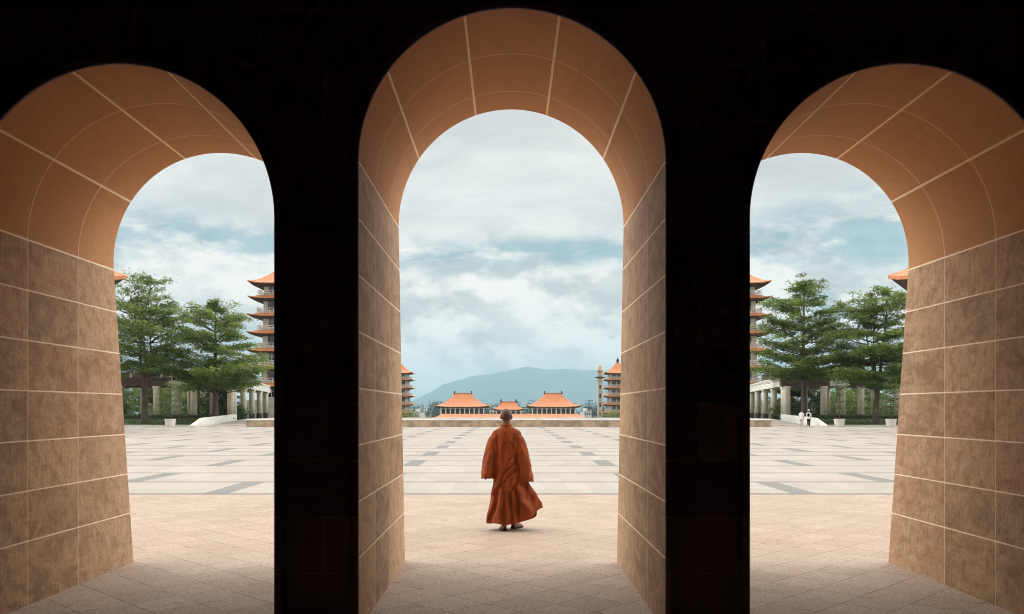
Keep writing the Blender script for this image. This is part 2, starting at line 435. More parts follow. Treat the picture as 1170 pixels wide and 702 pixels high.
for c, r, zs in ARCH:
    # jambs
    for s in (-1, 1):
        mb = MB(); nz, ny = 16, 8
        mb.grid([[(c + s * r, Y0 + 0.03 + (YR(zs * i / nz) - CH - Y0 - 0.03) * j / ny, zs * i / nz) for j in range(ny + 1)] for i in range(nz + 1)])
        mb.build('jamb', M['jamb'], arc)
    # barrel soffit (local origin at the springing so the joints radiate from it)
    mb = MB()
    rows = []
    for i in range(NA + 1):
        a = math.pi * i / NA; x, z = -r * math.cos(a), r * math.sin(a)
        ye = YR(zs + z) - CH
        rows.append([(x, Y0 + 0.03 + (ye - Y0 - 0.03) * j / 8, z) for j in range(9)])
    mb.grid(rows); mb.build('soffit', M['soffit'], arc, (c, 0, zs), True)
    # chamfer added along the outer edge, its pale colour painting a bright rim
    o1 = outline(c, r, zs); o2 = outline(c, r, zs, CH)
    mb = MB(); mb.grid([[(x, YR(z) - CH, z) for x, z in o1], [(x, YR(z), z) for x, z in o2]]); mb.build('rim_highlight', M['rim_highlight'], arc)
    # black moulding round the inner edge of the opening
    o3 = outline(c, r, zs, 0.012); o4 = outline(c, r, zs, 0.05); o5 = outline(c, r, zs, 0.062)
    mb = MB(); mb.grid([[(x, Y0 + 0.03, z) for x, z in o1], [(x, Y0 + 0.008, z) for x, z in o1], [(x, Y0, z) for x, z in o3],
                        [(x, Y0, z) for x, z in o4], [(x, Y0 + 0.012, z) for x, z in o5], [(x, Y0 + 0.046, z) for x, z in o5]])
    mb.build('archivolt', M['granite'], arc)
# the dark hall behind the photographer
mb = MB(); mb.box(-9.3, 9.3, -14, Y0 + 2.05, ZT, ZT + 0.4); mb.build('ceiling', M['tan'], arc)
for s in (-1, 1):
    mb = MB(); mb.box(min(s * 9.0, s * 9.3), max(s * 9.0, s * 9.3), -13.6, 8.6, 0, ZT); mb.build('side_wall', M['tan'], arc)
mb = MB(); mb.box(-9.0, 9.0, -14, -13.6, 0, ZT); mb.build('back_wall', M['tan'], arc)

# ------------------------------------------------------------------ ground
def sheet(name, x0, x1, y0, y1, z, mat, nx=1, ny=1, zf=None):
    mb = MB(); mb.grid([[(x0 + (x1 - x0) * i / nx, y0 + (y1 - y0) * j / ny,
                          z if zf is None else zf(x0 + (x1 - x0) * i / nx, y0 + (y1 - y0) * j / ny)) for j in range(ny + 1)] for i in range(nx + 1)])
    return tag(mb.build(name, mat), kind='structure')
def sm(a, b, x):
    t = min(1, max(0, (x - a) / (b - a))); return t * t * (3 - 2 * t)
# one sheet for the land: level round the plaza, then falling away to the valley
ys = [-1900, -400, -60, 0, 40, 80, 100] + [100 + 8 * i for i in range(1, 16)] + [240, 300, 420, 600, 900, 1400, 2200, 3200, 4200, 5600, 7500, 9500, 11500, 13600]
xs = [-14000, -8000, -5000, -3000, -1500, -700, -300, -150, -80, -40, -25, 0, 25, 40, 80, 150, 300, 700, 1500, 3000, 5000, 8000, 14000]
def land(x, y): return -0.02 - 4.6 * sm(102, 175, y) - 16 * sm(430, 1400, y)
mb = MB(); mb.grid([[(x, y, land(x, y)) for y in ys] for x in xs]); tag(mb.build('ground', M['terrain'], smooth=True), kind='structure')
sheet('paving', -60, 60, -14, 17.2, 0.0, M['paving'])
sheet('plaza', -60, 60, 17.2, 84.0, 0.0, M['plaza'])

# raised terrace at the far end, a low stone wall in front of it
TX = 24.0
mb = MB()
def ttop(x, y): return 0.66 + 0.0 * x
mb.grid([[(x, y, 0.66) for y in (80.35, 99)] for x in (-TX + .3, TX - .3)]); tag(mb.build('terrace', M['plaza']), kind='structure')
tw = thing('terrace_wall', 'long low brown stone wall with a pale coping closing the far end of plaza', 'wall', (0, 80, 0))
mb = MB(); mb.box(-TX, TX, 0, 0.35, -0.02, 0.60); mb.box(-TX, -TX + .35, 0.35, 19, -0.02, 0.60); mb.box(TX - .35, TX, 0.35, 19, -0.02, 0.60)
mb.build('wall', M['brown_stone'], tw)
mb = MB(); mb.box(-TX - .06, TX + .06, -0.06, 0.5, 0.60, 0.70); mb.box(-TX - .06, -TX + .5, 0.5, 19, 0.60, 0.70); mb.box(TX - .5, TX + .06, 0.5, 19, 0.60, 0.70)
bevel(mb.build('coping', M['white'], tw), 0.02)
for s in (-1, 1):
    side = 'left' if s < 0 else 'right'
    # ramp up beside the terrace
    mb = MB(); a, b = sorted((s * 24.08, s * 29.0))
    mb.grid([[(x, y, 0.008 + 0.56 * sm(82, 98, y)) for y in [81 + 1.8 * i for i in range(11)]] for x in (a, b)])
    tag(mb.build('ramp', M['plaza']), kind='structure')
    rw = thing('ramp_wall', f'low white wall with a sloped end beside the {side} ramp', 'wall', (0, 0, 0))
    pts = [(29.0, 81.0), (29.1, 84), (29.4, 88), (29.9, 93), (30.6, 98.5)]
    mb = MB(); rows = []
    for i, (x, y) in enumerate(pts):
        h = 0.12 if i == 0 else (0.78 + 0.25 * (i - 1) / 3)
        rows.append([(s * x, y, -0.02), (s * x, y, h), (s * (x + 0.55), y, h), (s * (x + 0.55), y, -0.02)])
    mb.grid(rows); mb.add(rows[0], [(0, 1, 2, 3)]); mb.add(rows[-1], [(0, 1, 2, 3)])
    mb.build('wall', M['white'], rw)
    # lawn
    def lz(x, y): return 0.03 + 0.5 * sm(84.5, 97, y) + 0.05 * noise.noise(Vector((x * .4, y * .4, 3)))
    mb = MB(); mb.grid([[(s * (29.6 + (y - 81) * 0.075 + 33 * i / 24), y, lz(s * (30 + 33 * i / 24), y)) for y in [84.2 + 1.4 * j for j in range(12)]] for i in range(25)])
    tag(mb.build('lawn', M['lawn'], smooth=True), kind='structure')
    n = 9000
    gx = s * rng.uniform(30.2, 62, n); gy = rng.uniform(84.4, 98, n)
    gz = np.array([lz(x, y) for x, y in zip(gx, gy)]) + 0.05
    go = leaf_mesh('grass', np.stack([gx, gy, gz], 1), 0.22, M['grass'], None, 0.0, 11 + s, 0.25)
    tag(go, f'short dark grass of the lawn in front of the {side} pergola', 'grass', kind='stuff')
    mb = MB(); mb.box(min(s * 29.7, s * 63), max(s * 29.7, s * 63), 84.0, 84.22, -0.02, 0.12)
    tag(bevel(mb.build('kerb', M['white']), 0.02), kind='structure')

# ------------------------------------------------------------------ roofs and buildings
def hip_roof(hx, hy, ze, zr, rx, ry, up=0.4, power=1.5, thick=0.25, soffit=None, n=10, m=9):
    """concave hipped roof round the local z axis; returns (tiles, underside)"""
    t = MB(); u = MB()
    def ring(s, dz=0.0, shrink=0.0):
        ax, ay = hx + (rx - hx) * s - shrink, hy + (ry - hy) * s - shrink
        z = ze + (zr - ze) * s ** power
        pts = []
        for k in range(4):
            for j in range(n):
                q = -1 + 2 * j / n
                x, y = [(q * ax, -ay), (ax, q * ay), (-q * ax, ay), (-ax, -q * ay)][k]
                e = max(abs(q) ** 5, 0) * (1 - s) ** 3
                f = 1 + 0.04 * e
                pts.append((x * f, y * f, z + up * e + dz))
        return pts
    rows = [ring(i / m) for i in range(m + 1)]
    t.grid(rows, False, True); t.f.append(tuple(range(len(t.v) - 4 * n, len(t.v)))); t.mi.append(0)
    r0 = ring(0); t.grid([r0, [(x, y, z - thick * .6) for x, y, z in r0]], False, True)
    if soffit:
        low = [(x * .985, y * .985, z - thick * .6 - .002) for x, y, z in r0]
        low2 = [(x * .97, y * .97, z - thick) for x, y, z in r0]
        inner = []
        for k in range(4):
            for j in range(n):
                q = -1 + 2 * j / n
                x, y = [(q * soffit[0], -soffit[1]), (soffit[0], q * soffit[1]), (-q * soffit[0], soffit[1]), (-soffit[0], -q * soffit[1])][k]
                inner.append((x, y, ze - thick - soffit[2]))
        u.grid([low, low2, inner], False, True)
    return t, u

# ---- pagoda: seven storeys
def make_pagoda(label):
    root = thing('pagoda', label, 'pagoda', group='pagodas lining the axis')
    H = 2.93; w = 3.15; ew = 5.0
    mb = MB(); mb.box(-6, 6, -6, 6, -5.5, 0.4); mb.build('podium', M['tan'], root)
    for k in range(7):
        z0 = 0.4 + H * k; last = k == 6
        g = 1 + 0.035 * (6 - k) * 0.6
        wk, ek = w * g, ew * g
        mb = MB(); mb.box(-wk, wk, -wk, wk, z0, z0 + H - (0.5 if last else 0)); wall = mb.build('storey_wall', M['tan'], root)
        for fx, fy in ((0, -1), (0, 1), (1, 0), (-1, 0)):
            for q in (-1.75, 0.0, 1.75):
                def bx(m_, q0, q1, d0, d1, za, zb):
                    if fx == 0: m_.box(q0, q1, *sorted((fy * d0, fy * d1)), za, zb)
                    else: m_.box(*sorted((fx * d0, fx * d1)), q0, q1, za, zb)
                if fx == 0 or q != 0.0:
                    mb = MB(); bx(mb, q - .62, q + .62, wk + .004, wk + .03, z0 + .5, z0 + 2.05)
                    win = mb.build('window', M['glass'], root)
                    fr = MB()
                    bx(fr, q - .70, q - .60, wk + .002, wk + .09, z0 + .42, z0 + 2.13); bx(fr, q + .60, q + .70, wk + .002, wk + .09, z0 + .42, z0 + 2.13)
                    bx(fr, q - .60, q + .60, wk + .002, wk + .09, z0 + 2.03, z0 + 2.13); bx(fr, q - .60, q + .60, wk + .002, wk + .09, z0 + .42, z0 + .52)
                    bx(fr, q - .04, q + .04, wk + .031, wk + .07, z0 + .52, z0 + 2.03); bx(fr, q - .60, q + .60, wk + .031, wk + .06, z0 + 1.5, z0 + 1.56)
                    fr.build('frame', M['wood'] if k % 2 else M['white'], win)
        # eave
        if not last:
            t, u = hip_roof(ek, ek, z0 + H - .55, z0 + H - .02, wk + .75, wk + .75, 0.28, 1.3, 0.22, (wk - .05, wk - .05, .22))
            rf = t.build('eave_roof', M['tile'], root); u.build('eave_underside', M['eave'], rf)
            # balcony rail standing on the eave
            rb = MB(); e = wk + .72; zb = z0 + H
            for a in np.linspace(-e, e, 13):
                for (x, y) in ((a, -e), (a, e), (-e, a), (e, a)): rb.box(x - .035, x + .035, y - .035, y + .035, zb - .03, zb + .72)
            for zz in (zb + .33, zb + .70):
                rb.box(-e - .05, e + .05, -e - .05, -e + .05, zz, zz + .09); rb.box(-e - .05, e + .05, e - .05, e + .05, zz, zz + .09)
                rb.box(-e - .045, -e + .045, -e + .05, e - .05, zz, zz + .09); rb.box(e - .045, e + .045, -e + .05, e - .05, zz, zz + .09)
            rb.box(-e - .1, e + .1, -e - .1, e + .1, zb - .06, zb - .01)
            rb.build('balcony_rail', M['white'], root)
        else:
            t, u = hip_roof(5.1, 5.1, z0 + H - 1.0, z0 + H + 2.9, .35, .35, 0.35, 1.45, 0.26, (wk - .05, wk - .05, .22))
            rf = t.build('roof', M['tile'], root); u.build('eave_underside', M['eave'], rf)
            zt = z0 + H + 2.7
            fb = MB(); fb.lathe(0, 0, [(.5, zt), (.55, zt + .35), (.28, zt + .5), (.5, zt + .85), (.6, zt + 1.1), (.35, zt + 1.45), (.12, zt + 1.7), (.03, zt + 2.3)], 14)
            fb.build('finial', M['eave'], root, smooth=True)
    return root
DN = 150.0; XN = 37.9
# eave of the top roof at photograph y 323 from 150 m
ZB = CAMZ + 0.143 * DN - (0.4 + 2.93 * 7 - .25) + 0.2
pag = make_pagoda('near orange-roofed pagoda rising beyond the left trees')
pag.location = (-XN, DN, ZB)
dup(pag, 'near orange-roofed pagoda rising beyond the right trees', (XN + .3, DN, ZB))
S2 = 316.0; Z2 = CAMZ + 0.0425 * S2 - (0.4 + 2.93 * 7 - .25)
dup(pag, 'far small pagoda half hidden at left edge of the central arch', (-39.4, S2, Z2))
dup(pag, 'far small pagoda beside the slim grey tower', (39.4, S2, Z2))

# ---- slim grey stone tower
tw = thing('stone_tower', 'slim grey stone tower with pointed top left of the far right pagoda', 'tower', (P(685.5, 467, 330).x, 330, -4.6))
zt = CAMZ + .050 * 330 + 4.6
mb = MB(); mb.box(-.85, .85, -.85, .85, 0, zt - 5.1); bevel(mb.build('shaft', M['tan'], tw), .12)
mb = MB(); mb.lathe(0, 0, [(.9, zt - 5.1), (1.9, zt - 4.9), (1.95, zt - 4.7), (1.0, zt - 4.4)], 12); mb.build('gallery_ledge', M['eave'], tw)
mb = MB()
for a in range(8): mb.box(.75 * math.cos(a * math.pi / 4) - .14, .75 * math.cos(a * math.pi / 4) + .14, .75 * math.sin(a * math.pi / 4) - .14, .75 * math.sin(a * math.pi / 4) + .14, zt - 4.4, zt - 2.6)
mb.lathe(0, 0, [(.45, zt - 4.4), (.45, zt - 2.6)], 8); mb.build('lantern', M['tan'], tw)
mb = MB(); mb.lathe(0, 0, [(1.15, zt - 2.6), (1.2, zt - 2.3), (.85, zt - 1.6), (.6, zt - .9), (.25, zt - .3), (.05, zt + .6)], 12); mb.build('spire', M['brown_stone'], tw, smooth=True)
for k in range(4):
    mb = MB(); mb.box(-.3, .3, -.90, -.852, 3.5 + 3.4 * k, 5.0 + 3.4 * k); mb.build('window', M['glass'], tw)

# ---- far halls
def make_hall(label, X, Y, hx, hy, zf, ze, zr, rx, nb, small=False):
    root = thing('temple_hall', label, 'hall', (X, Y, 0), group=None if small else 'large far halls')
    wx, wy = hx * .80, hy * .74
    mb = MB(); mb.box(-wx - 1, wx + 1, -wy - 1.6, wy + 1, -5.2, zf); mb.build('podium', M['white'], root)
    mb = MB(); mb.box(-wx, wx, -wy, wy, zf, ze); mb.build('wall', M['white'], root)
    t, u = hip_roof(hx, hy, ze + .5, zr, rx, .4, .7, 1.55, .45, (wx - .1, wy - .1, .3), 14, 12)
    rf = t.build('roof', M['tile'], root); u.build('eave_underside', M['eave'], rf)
    mb = MB(); mb.box(-rx - .2, rx + .2, -.35, .35, zr - .1, zr + .55)
    mb.build('ridge', M['tile'], rf)
    for s in (-1, 1):
        mb = MB(); mb.tube([(s * (rx - .1), 0, zr), (s * (rx + .35), 0, zr + .7), (s * (rx + .15), 0, zr + 1.4), (s * (rx - .3), 0, zr + 1.5)], [.45, .4, .28, .1], 8)
        mb.build('ridge_ornament', M['eave'], rf)
    bw = 2 * wx / nb
    for i in range(nb):
        x = -wx + bw * (i + .5)
        w = MB(); w.box(x - bw * .36, x + bw * .36, -wy - .06, -wy - .003, zf + .35, ze - .45)
        wi = w.build('window', M['glass'], root)
        f = MB()
        for q in (-.12, .12): f.box(x + q * bw - .05, x + q * bw + .05, -wy - .12, -wy - .061, zf + .35, ze - .45)
        f.build('frame', M['wood'], wi)
    for i in range(nb + 1):
        x = -wx + bw * i
        c = MB(); c.lathe(x, -wy - .9, [(.3, zf), (.26, zf + .3), (.25, ze - .2), (.34, ze)], 10); c.build('column', M['cream'], root, smooth=True)
    return root
DH = 420.0
make_hall('large orange-roofed hall in the valley left of the monk', P(529, 467, DH).x, DH, 12.6, 8.2, -1.4, 2.1, 8.6, 3.9, 9)
make_hall('large orange-roofed hall in the valley right of the monk', P(632, 467, DH).x, DH, 12.6, 8.2, -1.4, 2.1, 8.6, 3.9, 9)
make_hall('small orange-roofed gate hall between the two large halls behind monk', P(581, 467, DH).x, DH + 6, 7.3, 5.0, -1.6, 0.7, 4.6, 3.4, 5, True)
lg = thing('gallery_roof', 'long low orange-roofed gallery in front of the far halls', 'gallery', (P(582.5, 467, 395).x, 395, 0))
mb = MB(); mb.box(-32, 32, -2.2, 2.2, -5, -2.9); mb.build('wall', M['tan'], lg)
t, u = hip_roof(34.0, 4.0, -2.75, -0.75, 31.0, .3, .6, 1.3, .3, (32, 2.1, .2), 24, 6)
t.build('roof', M['tile'], lg); u.build('eave_underside', M['eave'], lg)

# ---- near side pavilions whose roof corners peep past the outer arches
for s in (-1, 1):
    c = P(145 if s < 0 else 1014.5, 316, 75)
    pv = thing('pavilion', 'orange roof corner with dark underside at the %s arch edge' % ('left' if s < 0 else 'right'), 'pavilion', (c.x + s * 10, 66, 0))
    t, u = hip_roof(9.62, 8.65, c.z - .45, c.z + 5.0, 2.5, .4, .55, 1.1, .5, (7.6, 6.6, 2.0), 14, 10)
    rf = t.build('roof', M['tile'], pv); u.build('eave_underside', M['eave'], rf)
    mb = MB(); mb.box(-7.5, 7.5, -6.5, 6.5, 0, c.z - 2.0); mb.build('wall', M['tan'], pv)
    for i in range(3):
        mb = MB(); mb.box(-5.6 + 4 * i, -3.0 + 4 * i, -6.56, -6.503, 1.2, 4.5); mb.build('window', M['glass'], pv)

# ---- galleries running back to the near pagodas, white balustrades
for s in (-1, 1):
    side = 'left' if s < 0 else 'right'
    g = thing('gallery', f'white balustraded walkway on round columns behind the {side} pergola', 'gallery', (0, 0, 0), group=None)
    A, B = Vector((31.2, 100.5)), Vector((38.6, 142)); d = (B - A).normalized(); nrm = Vector((d.y, -d.x)); W = 7.5
    def Q(t, o, z): p = A + d * t + nrm * o; return (s * p.x, p.y, z)
    Ln = (B - A).length
    def slab(mb, t0, t1, o0, o1, z0, z1):
        v = [Q(t0, o0, z0), Q(t1, o0, z0), Q(t1, o1, z0), Q(t0, o1, z0), Q(t0, o0, z1), Q(t1, o0, z1), Q(t1, o1, z1), Q(t0, o1, z1)]
        mb.add(v, [(0,3,2,1),(4,5,6,7),(0,1,5,4),(1,2,6,5),(2,3,7,6),(3,0,4,7)])
    mb = MB(); slab(mb, 0, Ln, 0, W, 4.25, 4.75); mb.build('deck', M['white'], g)
    mb = MB()
    for o in (0.05, W - .25): slab(mb, 0, Ln, o, o + .2, 5.25, 5.4); slab(mb, 0, Ln, o + .02, o + .18, 4.75, 4.85)
    for i in range(60):
        t_ = .3 + i * (Ln - .6) / 59
        wd = .25 if i % 6 == 0 else .1
        slab(mb, t_ - wd / 2, t_ + wd / 2, .05 + (.2 - .16) / 2, .05 + .18, 4.85, 5.25)
    slab(mb, 0, .22, .26, W - .26, 5.25, 5.4); slab(mb, 0, .2, .26, W - .26, 4.75, 4.85)
    for i in range(14): slab(mb, 0.03, .17, .6 + i * .5, .7 + i * .5, 4.85, 5.25)
    mb.build('balustrade', M['white'], g)
    for i in range(5):
        for o in (.5, W - .6):
            p = Q(.7 + i * 9.6, o, 0); cm = MB()
            cm.lathe(p[0], p[1], [(.38, 1.0), (.38, 3.8), (.43, 4.0), (.52, 4.25)], 18)
            c_ = cm.build('column', M['cream'], g, smooth=True)
            cm = MB(); cm.lathe(p[0], p[1], [(.43, -.6), (.43, 1.0)], 18); cm.build('plinth', M['dark_plinth'], c_)
    # pergola
    pg = thing('pergola', f'dark beamed pergola on cream round columns behind the {side} trees', 'pergola', (0, 0, 0))
    X0, X1 = 31.0, 61
    for y in (99.9, 106.4):
        for i in range(7):
            x = s * (31.75 + 4.22 * i)
            if y > 105 and i == 0: continue
            cm = MB(); cm.lathe(x, y, [(.38, 1.0), (.37, 3.85), (.42, 4.0), (.5, 4.22)], 20); c_ = cm.build('column', M['cream'], pg, smooth=True)
            cm = MB(); cm.lathe(x, y, [(.43, .1), (.43, 1.0)], 20); cm.build('plinth', M['dark_plinth'], c_)
        mb = MB(); mb.box(*sorted((s * (X0 + (2.6 if y > 105 else 0)), s * X1)), y - .35, y + .35, 4.22, 5.15); bevel(mb.build('beam', M['beam'], pg), .03)
    for i in range(52):
        x = s * (31.2 + .575 * i)
        if i % 2 == 0:
            mb = MB(); mb.box(x - .12, x + .12, 98.9, 107.6, 5.15, 5.65); ra = mb.build('rafter', M['beam'], pg)
            mb = MB(); mb.box(x - .12, x + .12, 98.86, 98.897, 5.2, 5.65); mb.build('end_cap', M['rafter_end'], ra)
    mb = MB()
    for i in range(17): mb.box(*sorted((s * X0, s * X1)), 99.1 + .5 * i, 99.25 + .5 * i, 5.652, 5.80)
    mb.build('roof_batten', M['beam'], pg)

# ------------------------------------------------------------------ trees
def trunk_tube(mb, p0, p1, r0, r1, bend, g, n=7, k=7):
    p0, p1 = Vector(p0), Vector(p1); L = (p1 - p0).length
    off = Vector(g.normal(size=3)) * bend * L
    pts = [p0.lerp(p1, i / (k - 1)) + off * math.sin(math.pi * i / (k - 1)) for i in range(k)]
    mb.tube(pts, [r0 + (r1 - r0) * i / (k - 1) for i in range(k)], n)
    return pts
def layered_tree(name, label, loc, H, Rr, zlow, seed, mat, fork=False, leaf=.26, dens=36, lean=(0, 0), tip=1.0, group='broad layered plaza trees', tiers=None, pw=.62):
    g = np.random.default_rng(seed)
    root = thing(name, label, 'tree', loc, 0, group)
    mb = MB(); C = []
    top = Vector((lean[0], lean[1], H))
    stems = []
    if fork:
        fz = H * .2
        base = trunk_tube(mb, (0, 0, -.2), (.1, 0, fz), .34, .27, .02, g, 10)
        for dx, dy, th in ((-1.5, .3, .8), (1.3, -.5, 1.0), (.2, 1.0, .72)):
            e = Vector((lean[0] + dx * Rr * .14, lean[1] + dy * Rr * .2, H * th * .93))
            stems.append(trunk_tube(mb, base[-1], e, .21, .04, .05, g, 8, 9))
    else:
        stems.append(trunk_tube(mb, (0, 0, -.2), top * .94, .36, .04, .012, g, 10, 12))
    n = tiers or max(5, int((H - zlow) / .95))
    for i in range(n):
        t = i / (n - 1); z = zlow + (H - zlow) * t
        prof = (1 - t ** 1.5) ** pw * min(1.0, .80 + t * 1.4) * (1 + .12 * g.normal())
        Rt = Rr * max(prof, .10)
        nb = int(6 + 5 * (1 - t) * (Rr / 5) + g.integers(0, 2))
        a0 = g.uniform(0, 6.28)
        for b in range(nb):
            a = a0 + 6.283 * b / nb + g.normal() * .22
            L = Rt * g.uniform(.62, 1.12)
            st = stems[g.integers(0, len(stems))]
            # attach to the nearest stem point a little below the tier
            zz = max(zlow * .75, z - .16 * L - .2)
            p0 = min(st, key=lambda p: abs(p.z - zz)); p0 = Vector((p0.x, p0.y, min(p0.z, z)))
            cx, cy = p0.x * .6, p0.y * .6
            p1 = Vector((cx + math.cos(a) * L, cy + math.sin(a) * L, z + (.04 + .42 * t * t) * L + g.normal() * .42))
            r0 = .025 + .010 * L
            pts = trunk_tube(mb, p0, p1, r0, .012, .05, g, 5, 6)
            m = max(2, int(L / .6))
            for q in range(m):
                f = .32 + .68 * (q + g.uniform(.2, 1)) / m
                if f > 1.02: f = 1.02
                c = p0.lerp(p1, f) + Vector((0, 0, math.sin(math.pi * f) * .12))
                sr = (.42 + .22 * L / 5) * g.uniform(.75, 1.3) * (1.2 if f < .8 else .95)
                k = int(dens * 2.3 * g.uniform(.55, 1.3))
                uu = g.normal(size=(k, 3)) * (sr * .66, sr * .66, .10 + .05 * sr)
                side = Vector((-math.sin(a), math.cos(a), 0)) * g.normal() * .32 * L * f * .5
                cc = np.array(c + side) + uu; cc[:, 2] -= (uu[:, 0] ** 2 + uu[:, 1] ** 2) * .16
                C.append(cc)
    # leader tufts
    for q in range(int(10 * tip)):
        c = np.array((top.x, top.y, H)) + g.normal(size=3) * (1.1, 1.1, .35) - (0, 0, .35)
        C.append(c + g.normal(size=(int(dens * .9), 3)) * (.45, .45, .14))
    mb.build('trunk', M['bark'], root, smooth=True)
    leaf_mesh('crown', np.concatenate(C), leaf, mat, root, .55, seed + 1)
    return root
layered_tree('tree', 'tall airy tree with forked trunk at far left behind plaza', (P(164, 467, 88).x, 88, .12), 14.6, 5.1, 5.7, 21, M['leafA'], True, .25, 30, pw=.42)
layered_tree('tree', 'broad layered tree leaning over pergola in front of the left pagoda', (P(246, 467, 93).x, 93, .3), 12.3, 6.3, 4.4, 33, M['leafB'], False, .24, 44, pw=.46)
layered_tree('tree', 'pointed layered tree in front of the right pagoda above two visitors', (P(919, 467, 93).x, 93, .3), 14.5, 5.8, 4.9, 47, M['leafA'], False, .24, 40, pw=.50)
layered_tree('tree', 'dense round tree against the far right arch edge', (P(1001, 467, 88).x, 88, .12), 13.4, 5.2, 4.5, 59, M['leafA'], True, .26, 44, pw=.42)
# potted young trees along the lawn edge
def potted(label, x, D, h, seed, r):
    root = thing('potted_tree', label, 'potted tree', (P(x, 467, D).x, D, 0.0), 0, 'white pots along the lawn')
    mb = MB(); mb.lathe(0, 0, [(.40, 0), (.43, .04), (.50, .62), (.53, .64), (.53, .70), (.46, .70), (.45, .62)], 20); mb.build('pot', M['pot'], root, smooth=False)
    mb = MB(); mb.lathe(0, 0, [(.445, .55), (.445, .60)], 16); mb.build('soil', M['soil'], root)
    g = np.random.default_rng(seed); mb = MB(); C = []
    st = trunk_tube(mb, (0, 0, .55), (.05, 0, h * .95), .055, .015, .01, g, 6)
    for i in range(6):
        z = 1.5 + (h - 1.5) * i / 5
        for b in range(6):
            a = b * 1.05 + i * .4 + g.normal() * .2; L = r * (1 - .6 * (i / 5) ** 1.3) * g.uniform(.7, 1.1)
            p0 = min(st, key=lambda p: abs(p.z - z + .2)); p1 = Vector((math.cos(a) * L, math.sin(a) * L, z + .1 * g.normal()))
            trunk_tube(mb, p0, p1, .02, .006, .04, g, 4, 4)
            for f in (.55, .95): C.append(np.array(p0.lerp(p1, f)) + g.normal(size=(15, 3)) * (.24, .24, .10))
    mb.build('trunk', M['bark'], root, smooth=True)
    leaf_mesh('crown', np.concatenate(C), .17, M['leafC'], root, .5, seed)
potted('young layered tree in a white pot before the left pergola', 194.5, 83.2, 4.1, 5, 1.35)
potted('young tree in a white pot right of the two visitors', 959, 83.2, 4.3, 6, 1.4)
potted('leafy young tree in a white pot at the right arch edge', 1018, 83.2, 4.6, 8, 1.5)

# shrubs and small trees seen between and behind the columns
def shrub(name, label, loc, rx, ry, h, seed, mat, n=2600, leaf=.28, cat='shrub', group='greenery behind the pergolas'):
    g = np.random.default_rng(seed); root = thing(name, label, cat, loc, 0, group)
    mb = MB(); C = []
    for i in range(7):
        a = g.uniform(0, 6.28); e = Vector((math.cos(a) * rx * .6, math.sin(a) * ry * .6, h * g.uniform(.5, .85)))
        trunk_tube(mb, (g.normal() * .12, g.normal() * .12, -.1), e, .06, .015, .06, g, 5)
    mb.build('stem', M['bark'], root)
    k = 26
    for i in range(k):
        a = g.uniform(0, 6.28); r = math.sqrt(g.uniform(0, 1)); z = h * g.uniform(.08, .92)
        w = math.sin(math.pi * min(1, .12 + .8 * z / h)) ** .5
        c = np.array((math.cos(a) * r * rx * w, math.sin(a) * r * ry * w, z))
        C.append(c + g.normal(size=(n // k, 3)) * (.22 * rx + .1, .22 * ry + .1, .10 * h + .05))
    C = np.concatenate(C); C[:, 2] = np.abs(C[:, 2])
    leaf_mesh('foliage', C, leaf, mat, root, .25, seed)
    return root
kinds = [('dark green bush', M['shrubA']), ('yellow-green bush', M['shrubB']), ('mid green bush', M['leafB'])]
spots = ['under the pergola beside the ramp', 'behind the second column bay', 'behind the middle column bay', 'behind the pot', 'behind the tree trunk', 'at the outer end of the pergola']
k = 0
for s in (-1, 1):
    side = 'left' if s < 0 else 'right'
    for i in range(6):
        kd, mt = kinds[(i * 2 + (s > 0)) % 3]
        x = s * (36.0 + 4.6 * i + (i % 2) * .8)
        shrub('bush', f'{kd} {spots[i]}, {side} side of plaza', (x, 112 + (i * 37 % 5), -.4), 2.4, 1.6, 3.2 + (i * 53 % 4) * .7, 100 + k, mt)
        k += 1
    shrub('bush', f'low dark bush under the white {side} walkway', (s * 34.2, 109, 0), 1.3, 1.1, 2.4, 140 + s, M['shrubA'], 1600, .24)
    for i in range(3):
        layered_tree('background_tree', f'{["dark", "slender", "tall"][i]} tree standing beyond the {side} pergola', (s * (42 + 9 * i), 124 + 4 * i, -1.5), 9.5 + i * 1.2, 5.0, 2.0, 160 + i + 5 * (s > 0), M['leafA'] if i != 1 else M['leafB'], False, .34, 26, group='trees beyond the pergolas', tiers=8)
    # clipped low hedge at the foot of the columns
    hd = thing('hedge', f'low dark clipped hedge along the foot of the {side} pergola', 'hedge', (s * 46.5, 98.9, .4))
    n = 5000; pts = np.stack([rng.uniform(-14.6, 14.6, n), rng.uniform(-.4, .4, n), rng.uniform(0, .55, n)], 1)
    leaf_mesh('foliage', pts, .17, M['shrubA'], hd, .2, 77 + s)
    mb = MB(); mb.box(-14.5, 14.5, -.28, .28, -.2, .4); mb.build('core', M['soil'], hd)
shrub('bush', 'bright green bush before the far left pagoda', (P(464, 467, 200).x, 200, -5.2), 3.6, 2.5, 7.6, 201, M['shrubB'], 4200, .42, group='bushes by the far pagodas')
shrub('bush', 'olive bush at the foot of the far right pagoda', (P(700, 467, 200).x, 200, -5.2), 3.6, 2.5, 5.9, 202, M['shrubB'], 4200, .42, group='bushes by the far pagodas')
shrub('bush', 'brownish low bush beside the slim grey tower', (P(692, 467, 205).x, 205, -5.2), 1.8, 1.6, 4.9, 203, M['shrubA'], 2000, .42, group='bushes by the far pagodas')

